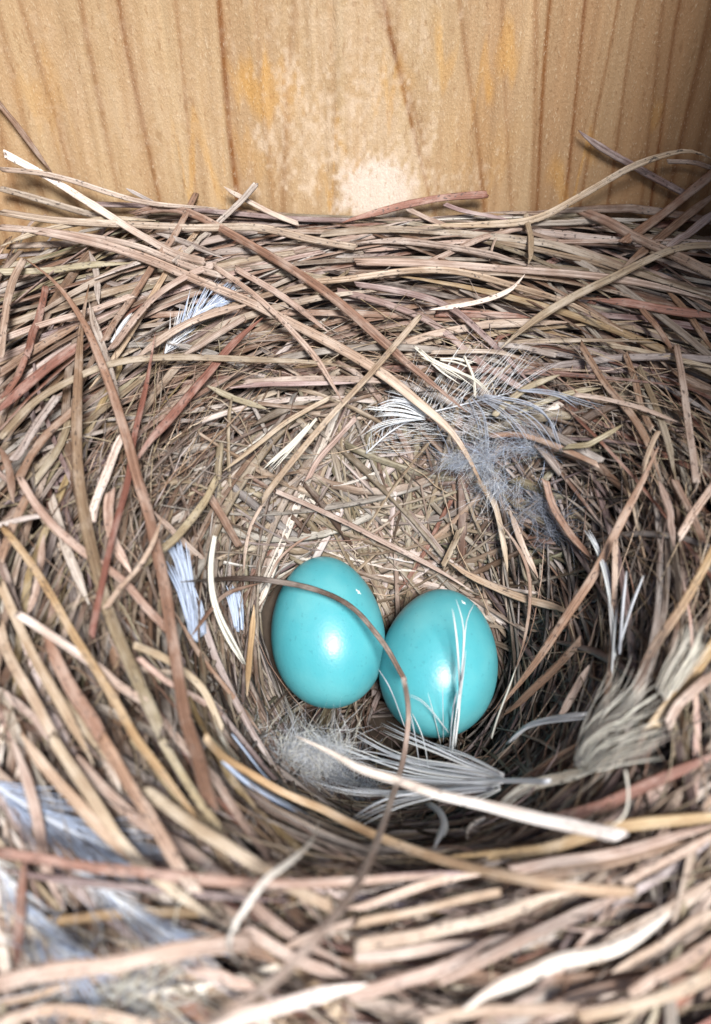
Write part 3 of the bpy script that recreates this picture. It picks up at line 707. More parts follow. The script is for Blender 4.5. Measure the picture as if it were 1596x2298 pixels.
WOVEN = [
    (1, 'p', 28, [(0,760),(180,775),(330,810),(500,865),(700,915),(980,935)]), (1, 'p', 34, [(0,845),(180,895),(400,960),(600,1000)]),
    (1, 'p', 38, [(0,950),(250,990),(600,1010),(900,1025),(1150,1020),(1350,1070),(1596,1110)]), (1, 't', 30, [(0,1105),(150,1050),(330,1010),(500,985),(700,990)]),
    (1, 'p', 34, [(0,1020),(300,1050),(600,1100),(800,1180),(1000,1240)]), (1, 'm', 26, [(400,915),(700,930),(1000,960),(1300,985),(1596,990)]),
    (2, 'b', 48, [(1640,750),(1480,880),(1380,960),(1200,1090)]), (2, 'b', 50, [(1640,850),(1450,1000),(1350,1080),(1200,1200)]), (2, 'g', 46, [(1640,930),(1450,1070),(1380,1120)]),
    (2, 'p', 42, [(-150,1050),(100,1035),(300,1040),(500,1055),(700,1075),(900,1100),(1100,1170),(1300,1240),(1620,1340)]), (2, 'p', 36, [(0,1090),(200,1080),(400,1110),(600,1149),(800,1200)]),
    (2, 'm', 22, [(400,915),(520,945),(700,990)]), (2, 'p', 26, [(230,935),(350,985),(450,1030)]), (2, 'p', 14, [(660,1020),(620,1090),(600,1170)]),
    (2, 'p', 32, [(330,1180),(500,1110),(700,1040),(760,1020)]), (2, 'g', 30, [(600,1010),(800,1000),(1100,985),(1350,985)]),
    (4, 'p', 40, [(0,170),(200,175),(420,185),(700,210),(900,225),(1130,250),(1350,285),(1620,350)]), (4, 't', 36, [(-200,260),(0,240),(200,210),(400,205),(560,235),(750,290),(950,350),(1200,480)]),
    (4, 'm', 34, [(0,270),(150,300),(330,350),(450,410),(560,500),(650,580),(730,660),(790,720)]), (4, 'm', 36, [(-80,300),(100,345),(300,420),(420,500),(530,600),(650,680),(740,735)]),
    (4, 'r', 46, [(1080,340),(1250,350),(1430,385),(1640,415)]), (4, 'r', 40, [(360,400),(560,410),(780,420)]), (4, 'p', 44, [(200,545),(350,500),(550,470),(700,455),(960,440)]),
    (4, 'o', 30, [(710,855),(850,800),(980,760),(1100,735)]), (4, 'b', 38, [(1010,540),(1080,640),(1160,750),(1270,880),(1330,1000),(1370,1149)]),
    (4, 'o', 34, [(1270,640),(1320,760),(1370,880),(1410,1000),(1440,1149)]), (4, 'b', 34, [(1210,580),(1250,700),(1300,850),(1330,920)]), (4, 't', 26, [(1140,545),(1300,575),(1450,610),(1640,650)]),
    (4, 'b', 30, [(1250,340),(1350,450),(1430,580)]), (4, 'b', 32, [(1390,290),(1480,400),(1610,580)]), (4, 'p', 26, [(980,765),(1100,780),(1270,820),(1450,890)]),
    (4, 'g', 30, [(640,540),(750,550),(900,590)]), (4, 'p', 24, [(340,575),(520,570),(640,580),(780,620)]), (4, 't', 28, [(1360,930),(1310,1050),(1280,1149)]),
    (4, 'b', 30, [(600,950),(750,955),(900,1000),(1090,1080)]), (4, 'o', 30, [(940,1000),(1060,970),(1200,900)]), (4, 'p', 36, [(100,700),(-200,690),(-500,712)]),
    (3, 'p', 36, [(1060,200),(1200,280),(1320,360),(1475,485)]), (3, 'b', 44, [(0,670),(120,590),(250,510),(360,450)]),
    (3, 'o', 36, [(0,215),(200,205),(400,180),(600,175)]), (3, 'r', 38, [(120,590),(170,430),(205,280)]), (3, 'g', 34, [(400,120),(430,230),(445,360)]), (3, 'p', 32, [(1100,420),(950,510),(800,600)]),
    (3, 'p', 46, [(1120,360),(960,400),(820,460),(700,540),(600,610)]), (3, 'p', 38, [(970,180),(830,250),(700,330),(600,430),(500,560)]), (3, 't', 32, [(900,20),(800,130),(720,250),(640,380),(560,520),(480,640),(400,740)]),
    (3, 'g', 26, [(930,40),(870,100),(830,140)]), (3, 't', 26, [(1480,780),(1300,870),(1150,990),(1000,1110)]), (3, 'p', 30, [(1596,870),(1440,1040),(1380,1149)]), (3, 'o', 34, [(930,725),(1050,770),(1200,830)]),
    (3, 'm', 26, [(1030,735),(1200,720),(1596,712)]), (3, 'r', 34, [(0,790),(60,690),(130,540)]), (3, 'g', 42, [(60,1060),(160,900),(260,770)]), (3, 'b', 42, [(80,1149),(200,960),(330,830)]), (3, 'o', 38, [(160,1149),(260,980),(310,880)]),
    (3, 'p', 34, [(0,520),(200,440),(400,390),(600,320)]), (3, 'g', 30, [(700,40),(850,90),(1000,150)]), (3, 'b', 40, [(0,1000),(40,1100),(60,1250)]),
    (5, 't', 52, [(0,460),(60,600),(130,750),(200,880),(280,1020),(350,1149),(420,1280)]), (5, 'p', 54, [(495,50),(530,250),(590,420)]), (5, 'p', 36, [(690,140),(780,230),(870,310),(950,380)]),
    (5, 'y', 34, [(1140,560),(1120,780),(1110,970)]), (5, 'b', 42, [(930,60),(1000,170),(1075,300)]), (5, 'p', 20, [(1220,50),(1130,200),(1100,330),(1095,420)]), (5, 'b', 26, [(780,590),(870,760),(990,910),(1080,1020),(1180,1149)]),
    (5, 'p', 32, [(620,800),(760,900),(900,980),(1000,1060)]), (5, 'p', 30, [(1240,50),(1420,125),(1596,205),(1750,285),(1870,345),(2000,420),(2120,500)]), (5, 'b', 14, [(1210,440),(1260,350),(1340,280),(1400,250)]),
    (5, 'b', 22, [(860,700),(940,590),(1020,510),(1180,460)]), (5, 't', 52, [(0,650),(60,800),(150,960),(240,1149)]), (5, 'p', 44, [(0,930),(120,1060),(220,1170)]), (5, 't', 50, [(100,690),(200,880),(300,1020),(400,1149),(480,1260)]),
    (5, 'g', 50, [(230,80),(290,230),(350,400),(400,560)]), (5, 'g', 30, [(-10,205),(100,175),(220,155)]), (5, 'b', 44, [(0,370),(60,230),(120,80)]), (5, 'p', 38, [(120,620),(160,450),(200,240)]),
    (5, 'p', 28, [(1000,1040),(900,960),(830,890),(640,850)]), (5, 't', 40, [(600,740),(760,830),(900,960),(1000,1130)]),
    (6, 'p', 38, [(1360,0),(1400,150),(1430,300)]), (6, 'p', 42, [(1620,0),(1520,150),(1450,260)]), (6, 'b', 36, [(1430,0),(1500,140),(1560,280)]), (6, 'b', 40, [(850,0),(900,120),(990,260),(1080,370)]), (6, 'p', 36, [(690,130),(740,280),(820,440)]),
    (6, 'b', 42, [(1010,720),(880,860),(760,970),(660,1060)]), (6, 'p', 42, [(1050,830),(960,980),(900,1080)]), (6, 't', 42, [(420,370),(560,430),(700,490),(900,560),(1000,620)]), (6, 'o', 34, [(470,220),(430,310),(390,390)]),
    (6, 'r', 24, [(430,90),(370,200),(310,330),(240,440),(160,540)]), (6, 'y', 60, [(1640,690),(1500,880),(1400,1000),(1330,1110)]), (6, 'p', 52, [(1640,860),(1480,1010),(1400,1100)]),
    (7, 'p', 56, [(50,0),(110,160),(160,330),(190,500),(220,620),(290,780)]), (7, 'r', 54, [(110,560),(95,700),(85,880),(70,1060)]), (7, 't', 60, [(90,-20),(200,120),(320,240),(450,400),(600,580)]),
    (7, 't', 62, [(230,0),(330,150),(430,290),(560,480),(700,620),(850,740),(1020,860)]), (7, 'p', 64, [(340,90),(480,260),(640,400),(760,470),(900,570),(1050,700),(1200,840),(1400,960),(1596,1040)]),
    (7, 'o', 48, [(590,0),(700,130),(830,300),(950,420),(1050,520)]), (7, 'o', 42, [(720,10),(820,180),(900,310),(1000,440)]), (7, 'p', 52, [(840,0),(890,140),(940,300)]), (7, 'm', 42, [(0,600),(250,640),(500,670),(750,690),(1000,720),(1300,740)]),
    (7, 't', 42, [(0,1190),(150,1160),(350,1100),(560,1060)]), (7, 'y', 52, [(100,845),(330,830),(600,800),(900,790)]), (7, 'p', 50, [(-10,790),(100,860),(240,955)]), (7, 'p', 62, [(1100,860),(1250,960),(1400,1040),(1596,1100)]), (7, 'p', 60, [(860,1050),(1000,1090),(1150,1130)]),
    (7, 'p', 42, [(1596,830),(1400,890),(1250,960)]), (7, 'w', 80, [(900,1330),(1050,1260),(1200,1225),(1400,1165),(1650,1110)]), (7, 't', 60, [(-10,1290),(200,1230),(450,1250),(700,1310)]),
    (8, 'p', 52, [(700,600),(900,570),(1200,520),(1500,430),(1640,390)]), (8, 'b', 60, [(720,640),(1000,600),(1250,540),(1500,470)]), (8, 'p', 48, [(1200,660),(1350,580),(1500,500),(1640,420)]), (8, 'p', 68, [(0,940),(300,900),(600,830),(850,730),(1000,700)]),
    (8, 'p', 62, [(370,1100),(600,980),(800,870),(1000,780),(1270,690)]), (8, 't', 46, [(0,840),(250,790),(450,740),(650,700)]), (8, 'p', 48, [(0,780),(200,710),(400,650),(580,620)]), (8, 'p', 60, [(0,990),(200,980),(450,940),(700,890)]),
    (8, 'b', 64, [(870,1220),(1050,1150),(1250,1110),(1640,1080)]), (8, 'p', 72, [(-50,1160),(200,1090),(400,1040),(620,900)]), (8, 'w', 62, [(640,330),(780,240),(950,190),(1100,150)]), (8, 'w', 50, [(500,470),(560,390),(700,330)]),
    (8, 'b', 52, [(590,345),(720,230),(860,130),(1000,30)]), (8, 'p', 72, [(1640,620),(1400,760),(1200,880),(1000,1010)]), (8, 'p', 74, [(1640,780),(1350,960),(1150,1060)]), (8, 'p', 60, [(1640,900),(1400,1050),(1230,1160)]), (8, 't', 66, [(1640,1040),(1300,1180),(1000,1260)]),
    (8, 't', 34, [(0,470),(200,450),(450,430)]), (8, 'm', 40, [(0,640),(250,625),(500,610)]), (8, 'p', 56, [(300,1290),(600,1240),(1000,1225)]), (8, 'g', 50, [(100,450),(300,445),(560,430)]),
]

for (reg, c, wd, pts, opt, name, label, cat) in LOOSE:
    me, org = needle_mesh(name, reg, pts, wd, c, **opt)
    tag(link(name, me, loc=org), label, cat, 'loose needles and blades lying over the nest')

made = []
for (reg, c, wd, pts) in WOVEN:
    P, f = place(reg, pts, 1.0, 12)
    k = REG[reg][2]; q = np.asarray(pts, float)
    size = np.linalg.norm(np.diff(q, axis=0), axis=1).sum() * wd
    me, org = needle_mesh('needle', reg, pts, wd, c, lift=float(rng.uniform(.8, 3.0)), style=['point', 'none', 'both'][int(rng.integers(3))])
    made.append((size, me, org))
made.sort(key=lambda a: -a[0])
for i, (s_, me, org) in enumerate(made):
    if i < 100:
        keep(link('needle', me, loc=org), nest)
rest = made[100:]
if rest:
    bpy.context.view_layer.update()
    import bmesh
    bm = bmesh.new()
    for (_, me, org) in rest:
        n0 = len(bm.verts); bm.from_mesh(me); bm.verts.ensure_lookup_table()
        bmesh.ops.translate(bm, verts=bm.verts[n0:], vec=Vector(org) * MM)
    mr = bpy.data.meshes.new('short_needle_pieces'); bm.to_mesh(mr); mr.materials.append(M_NEEDLE)
    o = link('short_needle_pieces', mr); keep(o, nest); o['kind'] = 'stuff'


# ------------------------------------------------------------------ eggs
def make_egg(centre, axis, length, width, label, fleck):
    n, m = 48, 64
    t = np.linspace(0, np.pi, n); a = np.linspace(0, 2 * np.pi, m, endpoint=False)
    z = -np.cos(t) * length / 2
    r = width / 2 * np.sin(t) * (1 - 0.085 * -np.cos(t) * 1.0)        # blunt lower end, narrower upper end
    r = r / r.max() * width / 2
    V = np.stack([r[:, None] * np.cos(a), r[:, None] * np.sin(a), np.repeat(z[:, None], m, 1)], -1).reshape(-1, 3)
    i = np.arange(n - 1)[:, None] * m + np.arange(m)[None]; j = np.arange(n - 1)[:, None] * m + (np.arange(m)[None] + 1) % m
    Q = np.stack([i, j, j + m, i + m], -1).reshape(-1, 4)
    me = make_mesh('egg', V, Q, M_EGG)
    import bmesh
    b = bmesh.new(); b.from_mesh(me); bmesh.ops.remove_doubles(b, verts=b.verts, dist=1e-6)
    bmesh.ops.dissolve_degenerate(b, edges=b.edges, dist=1e-7); b.to_mesh(me); b.free()
    me.polygons.foreach_set('use_smooth', np.full(len(me.polygons), True))
    o = link('egg', me, loc=centre)
    q = Vector(axis).normalized().to_track_quat('Z', 'Y')
    o.rotation_mode = 'QUATERNION'; o.rotation_quaternion = q
    tag(o, label, 'egg', 'blue eggs in the nest cup')
    bpy.context.view_layer.update()
    # a chalky fleck stuck to the shell
    d = rays([fleck])[0]; d = d / np.linalg.norm(d)
    mw = o.matrix_world.inverted()
    ok, loc, nor, _ = o.ray_cast(mw @ (Vector(CAM) * MM), (mw.to_3x3() @ Vector(d)).normalized())
    if ok:
        nor = Vector(nor).normalized(); s = nor.orthogonal().normalized(); u = nor.cross(s)
        c = []
        K = 12
        for k in range(K):
            rr = (0.55 + 0.35 * math.sin(k * 2.4) + 0.2 * math.sin(k * 5.1)) * 0.00055
            c.append(loc + s * rr * 1.3 * math.cos(2 * math.pi * k / K) + u * rr * 0.7 * math.sin(2 * math.pi * k / K))
        V = [tuple(p + nor * 0.00004) for p in c] + [tuple(p - nor * 0.00025) for p in c] + [tuple(loc + nor * 0.00012)]
        F = [(k, (k + 1) % K, 2 * K) for k in range(K)] + [(k, K + k, K + (k + 1) % K, (k + 1) % K) for k in range(K)]
        fm = bpy.data.meshes.new('fleck'); fm.from_pydata(V, [], F); fm.materials.append(M_FLECK)
        fo = bpy.data.objects.new('fleck', fm); sc.collection.objects.link(fo); fo.parent = o
    return o


def cam_axis(r, u, f):
    return r * C_R + u * C_U + f * C_F


make_egg(EGGS[0], cam_axis(-.12, .94, .30), 22.2, 16.6, 'turquoise egg with a dark stem arching over it, the taller one', (804, 1328))
make_egg(EGGS[1], cam_axis(.16, .86, .46), 21.6, 16.9, 'turquoise egg crossed by fine white feather barbs, the lower one', (1040, 1352))


# ------------------------------------------------------------------ feathers and down
FC = {'white': (.87, .90, .95), 'blue': (.62, .71, .86), 'grey': (.48, .52, .60), 'cream': (.88, .86, .79), 'dusk': (.24, .27, .36)}


def barb_mesh(lines, widths, cols, org):
    """lines: list of (n,3) arrays, all of the same n"""
    P = np.stack(lines); S, n = P.shape[:2]
    W = profile_width(n, np.asarray(widths), 'point', S)
    V, Q, T, St = sweep(P, W, up_of(S, .3), np.asarray(cols), PROF_HAIR, rng.uniform(0, 10, S))
    return make_mesh('vane', V, Q, M_FEATHER, tint=T, strand=St, origin=org)


def thing_at(name, org, label, cat, group):
    o = bpy.data.objects.new(name, None); sc.collection.objects.link(o); o.location = Vector(org) * MM; o.empty_display_size = .003
    tag(o, label, cat, group); return o


def feather_from_lines(name, label, reg, traces, wpx, col, lift=3.0, copies=3, spread=10, shaft=None, shaft_w=14, n=16, cat='feather', deg=1):
    """A feather whose barbs are laid where the photograph shows them, each with a few neighbours."""
    k = REG[reg][2]; lines, ws, cs = [], [], []
    for tr in traces:
        for q in range(copies):
            pts = np.asarray(tr, float) + (np.linspace(.25, 1, len(tr))[:, None] * rng.normal(0, spread, 2)[None] if q else 0)
            P, f = place(reg, pts, lift + rng.uniform(-.4, .4), n, deg)
            lines.append(P); ws.append(wpx * k * f.mean() / FPX * .5 * rng.uniform(.6, 1.15)); cs.append(np.array(FC[col]) * rng.uniform(.85, 1.08))
    org = lines[0][0]
    root = thing_at(name, org, label, cat, 'feathers woven into the nest')
    v = link('vane', barb_mesh(lines, ws, np.clip(cs, 0, .92), org)); v.parent = root
    if shaft is not None:
        P, f = place(reg, shaft, lift + .3, n)
        wv = shaft_w * k * f.mean() / FPX * .5
        V, Q, T, St = sweep(P[None], profile_width(n, wv, 'point'), up_of(1, .1), np.array([FC['white']]), PROF_ROUND, np.array([.3]))
        s = link('shaft', make_mesh('shaft', V, Q, M_FEATHER, tint=T, strand=St, origin=org)); s.parent = root
    return root


def feather_vane(name, label, reg, shaft, blen, nb, col, col2=None, lift=2.5, ang=(28, 55), shaft_w=10, bw=.075, fluff=.15, sides=(1, -1), t0=0.0, n=12):
    """A feather with a shaft and barbs springing from both of its sides."""
    P, f = place(reg, shaft, lift, 40)
    T = np.gradient(P, axis=0); T /= np.linalg.norm(T, axis=1, keepdims=True)
    to = CAM - P.mean(0); to /= np.linalg.norm(to); to = to + np.array([0, 0, .4]); to /= np.linalg.norm(to)
    lines, ws, cs = [], [], []
    for s in sides:
        for b in range(nb):
            t = t0 + (1 - t0) * (b + rng.uniform(0, 1)) / nb; i = min(int(t * 39), 38)
            sd = np.cross(T[i], to) * s; sd /= np.linalg.norm(sd)
            a = math.radians(rng.uniform(*ang)); L = blen * rng.uniform(.75, 1.1) * (0.55 + 0.9 * math.sin(math.pi * min(1, .12 + .8 * t)))/1.2
            u = np.linspace(0, 1, n)[:, None]
            di = T[i] * math.cos(a) + sd * math.sin(a)
            nz = rng.normal(0, fluff, 3)
            ln = P[i] + di * u * L + (T[i] * .28 + nz) * (u ** 2) * L + to * 0.06 * L * u
            wob = np.cumsum(rng.normal(0, fluff * .12, (n, 3)), 0) * L / n * 3
            lines.append(ln + wob); ws.append(bw * rng.uniform(.7, 1.2))
            c = np.array(FC[col]) if (col2 is None or rng.uniform() > t) else np.array(FC[col2])
            cs.append(c * rng.uniform(.85, 1.08))
    org = P[0]
    root = thing_at(name, org, label, 'feather', 'feathers woven into the nest')
    v = link('vane', barb_mesh(lines, ws, np.clip(cs, 0, .92), org)); v.parent = root
    V, Q, Tn, St = sweep(P[None], profile_width(40, shaft_w * .5 * REG[reg][2] * f.mean() / FPX, 'point'), up_of(1, .1), np.array([FC['white']]) * .95, PROF_ROUND, np.array([.3]))
    sh = link('shaft', make_mesh('shaft', V, Q, M_FEATHER, tint=Tn, strand=St, origin=org)); sh.parent = root
    return root


def fibre_tangle(*a, **k):
    o = down_tuft(*a, **k); o.name = 'fibre_tangle'; o['category'] = 'plant fibre'; o['group'] = 'pale fibre tangles at the front'


def down_tuft(label, reg, centre, rx, ry, nh, cols, probs, lift=1.5, depth=3.0, hl=(2, 6), hw=.035):
    """A tuft of loose down: curling hairs that spring from a core."""
    k = REG[reg][2]; lines, cs = [], []
    c0 = np.asarray(centre, float)
    P0, f0 = place(reg, [centre, (centre[0] + 1, centre[1])], lift, 6)
    mm = f0.mean() / FPX * k; o = P0[0]
    to = CAM - o; to /= np.linalg.norm(to)
    cores = rng.normal(0, .52, (9, 2)); spr = rng.uniform(.08, .26, 9); lay = rng.normal(0, 1, (9, 3))
    for _ in range(nh):
        ci = int(rng.integers(9)); q = cores[ci] + rng.normal(0, spr[ci], 2); st = o + C_R * q[0] * rx * mm - C_U * q[1] * ry * mm + to * rng.normal(0, .35) * depth
        d = rng.normal(0, .8, 3) + lay[ci] * .9 + to * .3; d /= np.linalg.norm(d)
        n = 10; L = rng.uniform(*hl); bend = rng.normal(0, 1.0, 3)
        u = np.linspace(0, 1, n)[:, None]
        ln = st + d * u * L + bend * .45 * L * u ** 2 + np.cumsum(rng.normal(0, .06, (n, 3)), 0) * L * .5
        lines.append(ln); cs.append(np.array(FC[cols[rng.choice(len(cols), p=probs)]]) * rng.uniform(.8, 1.1))
    me = barb_mesh(lines, np.full(nh, hw) * rng.uniform(.6, 1.4, nh), np.clip(cs, 0, .92), o)
    ob = link('down_tuft', me, loc=o)
    tag(ob, label, 'down', 'tufts of down in the nest')
    return ob


feather_from_lines('white_feather', 'blue white feather fanning its long barbs left in front of the eggs', 9,
    [[(1500,1370),(1300,1300),(1130,1220),(960,1150),(800,1075)], [(1500,1360),(1300,1260),(1180,1220),(1070,1190)], [(1500,1380),(1200,1310),(1000,1290),(820,1230),(640,1130)],
     [(1490,1390),(1250,1360),(1000,1320),(780,1260),(610,1250)], [(1480,1400),(1200,1380),(950,1340),(700,1250),(480,1170)], [(1480,1410),(1200,1400),(950,1380),(700,1330)],
     [(1480,1420),(1200,1420),(950,1410),(760,1370)], [(1480,1420),(1250,1440),(1000,1470),(800,1470),(620,1460),(460,1415)], [(1450,1440),(1200,1460),(980,1500),(850,1540),(650,1640)],
     [(1450,1430),(1150,1450),(880,1480),(740,1540),(640,1610)], [(1480,1440),(1400,1470),(1300,1500)], [(1480,1390),(1250,1370),(1050,1340),(900,1290)], [(1490,1400),(1300,1390),(1100,1380),(980,1360)],
     [(1500,1390),(1350,1350),(1200,1330),(1060,1320)], [(1500,1410),(1350,1410),(1180,1410)]],
    8, 'white', 7.5, 5, 16, [(1760,1400),(1620,1395),(1480,1395),(1330,1390)], 30)
feather_from_lines('white_feather', 'bundle of white feather barbs standing up in front of the right egg', 9,
    [[(1200,1250),(1220,1100),(1240,950),(1260,800),(1280,600),(1290,450),(1335,385)], [(1210,1230),(1225,1050),(1255,850),(1270,650),(1275,500),(1230,360)], [(1230,1200),(1250,1000),(1270,820),(1290,650)],
     [(1205,1240),(1240,1050),(1268,820)], [(1215,1220),(1232,1100),(1240,1000)], [(1195,1240),(1215,1000),(1245,880)], [(1225,1200),(1255,950),(1240,600),(1215,420)]],
    9, 'white', 3.2, 2, 5)
feather_from_lines('white_feather', 'thin stray white barbs between the pinkish needle and the right egg', 9,
    [[(1030,1350),(1010,1200),(985,1060),(965,985)], [(1075,1330),(1040,1150),(975,1000)], [(1145,1190),(1110,1040),(1070,890)], [(1160,1180),(1157,1000),(1153,790)], [(940,1090),(860,880),(790,760)], [(1190,1120),(1100,1000),(1030,930),(960,900)]],
    5, 'white', 3.6, 2, 7)
feather_from_lines('white_feather', 'broad pale blue strip of feather curving right of the fanned feather', 6,
    [[(690,1180),(760,1110),(850,1080),(1000,1055)], [(680,1185),(750,1120),(860,1085),(980,1062)], [(700,1170),(770,1100),(870,1072),(1040,1050)]], 10, 'white', 4.0, 9, 8)
feather_from_lines('stray_barb', 'single thin white hair rising at the right of the right egg', 6, [[(610,1160),(640,1060),(690,930),(722,835)]], 8, 'cream', 4.0, 1, 1, cat='feather barb')
feather_from_lines('cream_feather', 'cream feather spreading its barbs on the front right rim', 8,
    [[(990,130),(1020,30),(1130,-60),(1250,-100)], [(990,120),(1050,10),(1180,-40),(1300,-60)], [(1010,140),(1100,40),(1200,0),(1340,-30)], [(1040,150),(1130,90),(1230,50),(1380,10)], [(1060,150),(1160,110),(1260,80),(1330,60)],
     [(1000,130),(1010,40),(1060,-60),(1110,-160),(1180,-290)], [(1000,120),(1040,0),(1110,-120),(1200,-200),(1250,-310)], [(1010,110),(1090,-20),(1200,-130),(1290,-230)], [(1020,120),(1110,0),(1240,-110),(1360,-190)]],
    6, 'cream', 7.0, 8, 36)
feather_from_lines('cream_feather', 'pale cream wisp of feather at the right edge above the spread cream feather', 6,
    [[(1370,960),(1420,850),(1490,740),(1520,640)], [(1400,980),(1460,870),(1520,770),(1550,690)], [(1350,940),(1400,830),(1460,740),(1480,670)], [(1430,940),(1500,830),(1560,740)]], 5, 'cream', 6.5, 7, 30)
feather_from_lines('white_feather', 'narrow white feather standing on the right wall, its barbs split at the top', 6,
    [[(1160,800),(1150,600),(1110,400),(1070,290),(1025,225)], [(1165,790),(1150,560),(1120,400),(1085,300),(1045,228)], [(1160,780),(1148,540),(1115,360),(1035,228)], [(1155,760),(1140,560),(1125,420)], [(1185,780),(1200,560),(1215,420)], [(1150,860),(1160,700),(1170,560)],
     [(1180,760),(1240,560),(1290,430)]], 12, 'white', 3.2, 3, 7)
feather_from_lines('white_feather', 'small pale blue feather tuft behind the dark stem, left of the eggs', 5,
    [[(860,720),(850,600),(830,460),(800,350),(760,290)], [(880,720),(860,560),(830,440),(795,280)], [(900,700),(870,560),(840,440),(815,300)], [(860,680),(835,560),(815,480),(770,380)], [(890,690),(880,600),(850,500)], [(915,690),(900,610),(870,520)]], 11, 'blue', 1.0, 11, 16, deg=2)
feather_from_lines('white_feather', 'curved greenish white feather strip hanging just left of the left egg', 5,
    [[(962,250),(945,340),(942,440),(955,540),(990,640),(1040,740),(1095,820)], [(966,256),(950,360),(950,460),(968,560),(1005,650),(1060,750),(1100,830)]], 16, 'cream', 2.6, 2, 4)
feather_from_lines('white_feather', 'small bluish feather against the cup wall between strip and left egg', 5,
    [[(1070,680),(1065,600),(1050,520),(1040,480)], [(1085,670),(1080,590),(1065,500)], [(1060,660),(1050,580),(1035,500)]], 9, 'blue', 1.0, 9, 9, deg=2)
feather_vane('white_feather', 'translucent bluish white feather lying on the back right of the lining', 10, [(430,545),(560,432),(720,352),(880,310),(1050,268),(1190,232)], 8.0, 62, 'white', 'white', 1.2, (22, 60), 8, .028, .10)
feather_from_lines('grey_feather', 'dusky loose barbs curving down under the olive blade at back right', 10,
    [[(960,270),(1010,330),(1030,430),(1035,560)], [(980,260),(1100,330),(1190,420),(1240,500)], [(1000,260),(1180,320),(1300,400),(1380,520)], [(1020,260),(1240,300),(1350,380),(1410,540)], [(940,280),(980,380),(1000,470)], [(1180,230),(1330,240),(1500,300),(1596,330)], [(1190,232),(1380,260),(1480,320)]], 6, 'grey', 2.6, 3, 14)
feather_from_lines('white_feather', 'fan of fine white barbs at the left end of the bluish feather', 10,
    [[(720,360),(640,310),(560,290),(480,320)], [(720,360),(620,330),(520,320),(430,310)], [(730,350),(650,290),(560,270)], [(720,370),(600,380),(500,400),(430,440)], [(720,350),(660,300),(600,280),(540,275)], [(700,370),(580,350),(480,350)]], 6, 'white', 2.8, 6, 18)
down_tuft('fluffy grey white down tuft in front of the left egg', 9, (330, 1270), 230, 150, 2200, ['white', 'grey', 'cream'], [.6, .2, .2], 2.4, 3.0, (1.5, 5), .02)
down_tuft('smoky grey down beside the fluffy tuft, under the whitish needle', 9, (640, 1400), 190, 90, 1000, ['grey', 'white'], [.6, .4], 1.8, 2.2, (1.5, 4.5), .018)
down_tuft('bluish down tuft below the translucent feather at back right', 10, (1060, 610), 190, 120, 1000, ['blue', 'grey', 'white'], [.2, .4, .4], 1.4, 2.0, (1.5, 5), .014)
down_tuft('dark slate down wisp at the far right of the back lining', 10, (1270, 520), 150, 60, 400, ['grey', 'blue', 'white'], [.5, .3, .2], 1.2, 1.6, (1.5, 4.5), .014)
down_tuft('faint dusky down in the dark hollow of the right wall', 10, (1370, 850), 130, 110, 380, ['dusk', 'grey'], [.4, .6], 1.0, 1.6, (1.5, 4.5), .013)
feather_vane('grey_feather', 'slate grey striped feather under the needles at the left front', 7, [(-40,205),(100,300),(250,390),(420,470),(560,530)], 6.0, 62, 'blue', 'grey', 0.8, (10, 28), 16, .05, .09)
feather_vane('white_feather', 'large pale feather slanting down at the lower left edge', 7, [(-40,540),(60,700),(180,860),(300,980),(380,1060)], 4.0, 46, 'white', 'blue', 1.4, (10, 26), 14, .045, .10)
feather_vane('white_feather', 'white feather pointing down right under the level red needle at lower left', 7, [(300,560),(450,680),(600,790),(760,890),(920,970)], 3.4, 42, 'white', 'blue', 1.4, (10, 24), 12, .042, .10)
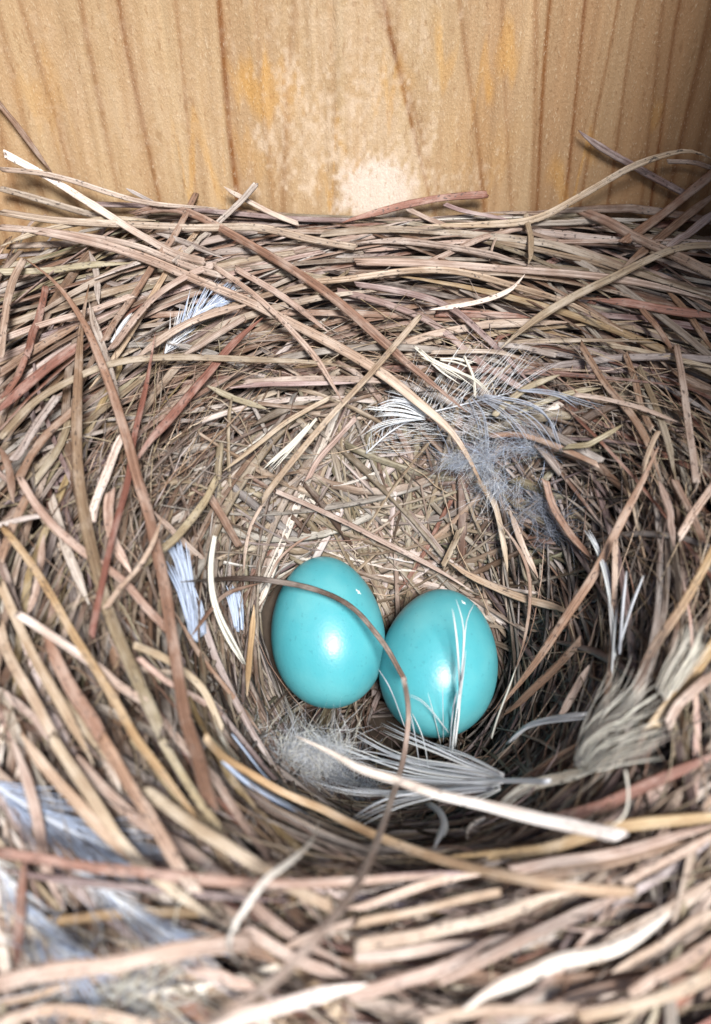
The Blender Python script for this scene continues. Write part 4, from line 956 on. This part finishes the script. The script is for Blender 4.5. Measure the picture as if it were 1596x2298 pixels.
feather_vane('white_feather', 'small blue white feather tucked under needles at the left back rim', 3, [(740,580),(820,470),(900,390),(1010,340)], 5.0, 55, 'white', 'blue', 1.0, (12, 28), 8, .05, .06)
feather_from_lines('white_feather', 'short glint of white feather behind the brown slanting needle at left', 3, [[(500,530),(540,460),(585,400)], [(510,540),(550,470),(580,420)]], 18, 'white', 1.4, 3, 6)
feather_from_lines('white_feather', 'long pale blue feather edge along the straw needle below the down tuft', 7,
    [[(1000,110),(1080,180),(1200,260),(1330,330),(1420,370)], [(1010,120),(1090,195),(1210,275),(1340,345)]], 22, 'blue', 3.0, 3, 7)
feather_from_lines('stray_barb', 'bluish hair along the left front of the down tuft', 7, [[(1040,-10),(1110,80),(1180,170),(1250,240)]], 10, 'blue', 4.0, 2, 4, cat='feather barb')
feather_from_lines('white_feather', 'small curled white feather quill on the front rim below the fanned feather', 8,
    [[(325,310),(370,335),(395,390),(380,440),(355,490)], [(340,305),(385,345),(402,395),(385,450)]], 26, 'white', 6.0, 6, 6)
feather_from_lines('stray_barb', 'white curling hair hanging below the cream feather at lower right', 8, [[(1210,150),(1225,250),(1215,340),(1180,385),(1130,405)]], 14, 'cream', 5.0, 1, 2, cat='feather barb')
feather_from_lines('white_feather', 'small bundle of pale barbs on the back lining left of centre', 3,
    [[(1420,870),(1340,960),(1270,1030),(1210,1090)], [(1410,880),(1330,980),(1220,1070)], [(1390,900),(1300,1000),(1200,1100)]], 8, 'cream', 2.4, 3, 12)
feather_from_lines('white_feather', 'pale straggling barbs on the back rim above the bluish feather', 4,
    [[(270,550),(350,610),(450,650),(560,720)], [(290,560),(380,640),(480,700)], [(300,600),(420,650),(540,700),(600,760)], [(490,590),(530,680),(540,760)], [(380,610),(450,620),(530,650)]], 10, 'cream', 2.4, 3, 14)

fibre_tangle('pale tangle of coarse plant fibres at the bottom left in front', 7, (560, 1180), 260, 110, 220, ['cream', 'grey'], [.7, .3], -.5, 1.5, (3, 8), .05)
fibre_tangle('small pale fibre tangle at the lower left edge under wide needles', 7, (330, 1060), 160, 90, 90, ['cream', 'grey'], [.6, .4], -.5, 1.5, (3, 7), .045)
